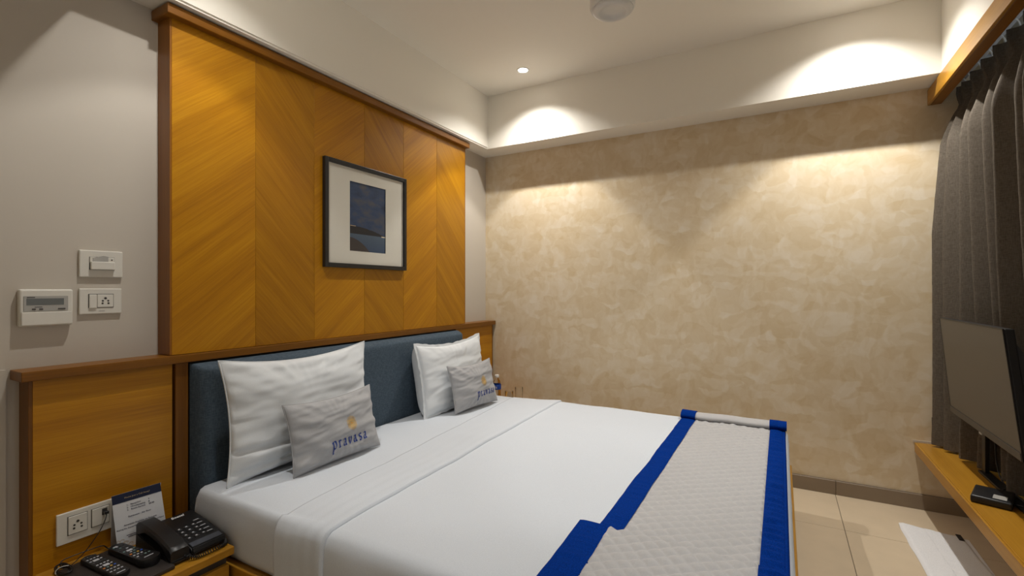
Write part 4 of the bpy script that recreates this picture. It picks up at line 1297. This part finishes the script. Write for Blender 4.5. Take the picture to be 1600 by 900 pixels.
for a0, a1, c0, c1 in ((TY0_, TY0_ + 0.0055, TZ0, TZ1), (TY1_ - 0.0055, TY1_, TZ0, TZ1), (TY0_ + 0.0056, TY1_ - 0.0056, TZ1 - 0.0055, TZ1)):
    b3 = tvbox(-0.001, 0.0038, a0, a1, c0, c1); merge(bm, b3)
obj('bezel', bm, M['frame_black'], tv)
obj('lower_lip', tvbox(-0.003, 0.0038, TY0_ + 0.0056, TY1_ - 0.0056, TZ0, TZ0 + 0.0285, 0.001), M['tv_lip'], tv)
obj('sensor_window', tvbox(-0.002, 0.004, 2.742, 2.772, TZ0 - 0.010, TZ0 - 0.0005, 0.001), M['lcd_bezel'], tv)
bm = new_bm()
hex_ = [(TZ0 + 0.03, 0.0325), (TZ0 + 0.06, 0.072), (TZ1 - 0.14, 0.072), (TZ1 - 0.05, 0.0325)]
v0 = [bm.verts.new(tvp(x, TY0_ + 0.012, z)) for z, x in hex_]; v1 = [bm.verts.new(tvp(x, TY1_ - 0.012, z)) for z, x in hex_]
for k in range(4): bm.faces.new((v0[k], v0[(k + 1) % 4], v1[(k + 1) % 4], v1[k]))
bm.faces.new(v0[::-1]); bm.faces.new(v1)
obj('rear_housing', bm, M['black_soft'], tv)
obj('mount_bar', boxm(3.004, 3.022, 2.40, 3.05, 0.74, 0.80, 0.002), M['black'], tv)
for yy in (3.028, 2.44):
    obj('stand_post', boxm(3.022, 3.038, yy - 0.030, yy + 0.012, SZ + 0.010, 0.86, 0.002), M['black'], tv)
obj('stand_foot', boxm(3.010, 3.050, 2.40, 3.045, SZ + 0.0005, SZ + 0.0115, 0.002), M['black'], tv)
bm = new_bm(); tube(bm, catmull([(3.03, 2.95, 0.68), (3.045, 2.965, 0.60), (3.05, 2.96, 0.45), (3.056, 2.90, SZ + 0.006), (3.056, 2.70, SZ + 0.006)], 8), 0.003, 6)
obj('power_lead', bm, M['black_soft'], tv, 180)

# set-top box
sb = thing('set_top_box', 'small black set-top box with a white sticker below the television', 'set-top box', (2.955, 2.66, SZ))
R = rotpt(2.950, 2.655, D(-20))
bm = boxm(-0.058, 0.062, -0.080, 0.080, SZ + 0.001, SZ + 0.031, 0.007, 3)
for v in bm.verts: v.co = R(v.co)
obj('case', bm, M['black'], sb, 40)
bm = boxm(0.005, 0.045, -0.062, -0.012, SZ + 0.0312, SZ + 0.0317)
for v in bm.verts: v.co = R(v.co)
obj('sticker', bm, M['lcd_bezel'], sb)
for a0, a1 in ((-0.045, 0.0), (0.05, 0.06)):
    bm = boxm(-0.0585, -0.0578, a0, a1, SZ + 0.008, SZ + 0.015)
    for v in bm.verts: v.co = R(v.co)
    obj('front_marking', bm, M['lcd_bezel'] if a0 > 0 else M['orange_key'] if False else M['dark_key'], sb)
bm = new_bm(); tube(bm, catmull([(3.0, 2.61, SZ + 0.015), (3.03, 2.59, SZ + 0.018), (3.04, 2.66, SZ + 0.018), (3.03, 2.78, SZ + 0.018), (2.99, 2.72, SZ + 0.014)], 8), 0.003, 6)
obj('lead', bm, M['black_soft'], sb, 180)

# ------------------------------------------------------------------ bath mat on the floor
bmh = thing('bath_mat', 'white ribbed bath mat lying on the floor tiles beside the shelf', 'bath mat', (2.87, 2.8, 0))
def mat_xy(u, v):
    x0 = Vector((2.735, 3.172)); x1 = Vector((2.985, 3.142)); y0_ = Vector((2.755, 2.42)); y1_ = Vector((3.012, 2.42))
    p = (x0 * (1 - u) + x1 * u) * (1 - v) + (y0_ * (1 - u) + y1_ * u) * v
    return p
def mat_strip(u0, u1, extra, nu, rib=0.0):
    bm = new_bm()
    top = []
    def f(a, v):
        u = u0 + (u1 - u0) * a
        p = mat_xy(u, v)
        e = min(u, 1 - u, v * 3, (1 - v) * 3)
        z = 0.012 * min(1, max(0, e) / 0.05) ** 0.5 + 0.001 + extra
        z += 0.010 * math.exp(-((v) / 0.05) ** 2) * math.exp(-(u / 0.3) ** 2) + 0.002 * nz(p.x * 14, p.y * 9)
        z += rib * (0.5 + 0.5 * math.sin(p.y * 420)) * (1 if nz(p.x * 30, p.y * 40) > -0.15 else 0)
        return (p.x + 0.004 * nz(p.y * 7, 2), p.y, z)
    grid(bm, nu, 400 if rib else 60, f)
    return bm
obj('towelling', mat_strip(0.0, 0.40, 0.0, 14), M['towel'], bmh, 180)
obj('ribbed_band', mat_strip(0.40, 0.66, 0.0004, 12, 0.0016), M['towel'], bmh, 180)
obj('towelling', mat_strip(0.66, 1.0, 0.0, 12), M['towel'], bmh, 180)
bm = boxm(2.955, 2.975, 3.085, 3.150, 0.012, 0.0165, 0.001, 1); obj('care_label', bm, M['black_soft'], bmh)
obj('lower_fold', boxm(2.752, 3.0, 2.43, 3.13, 0.0005, 0.006), M['towel'], bmh)
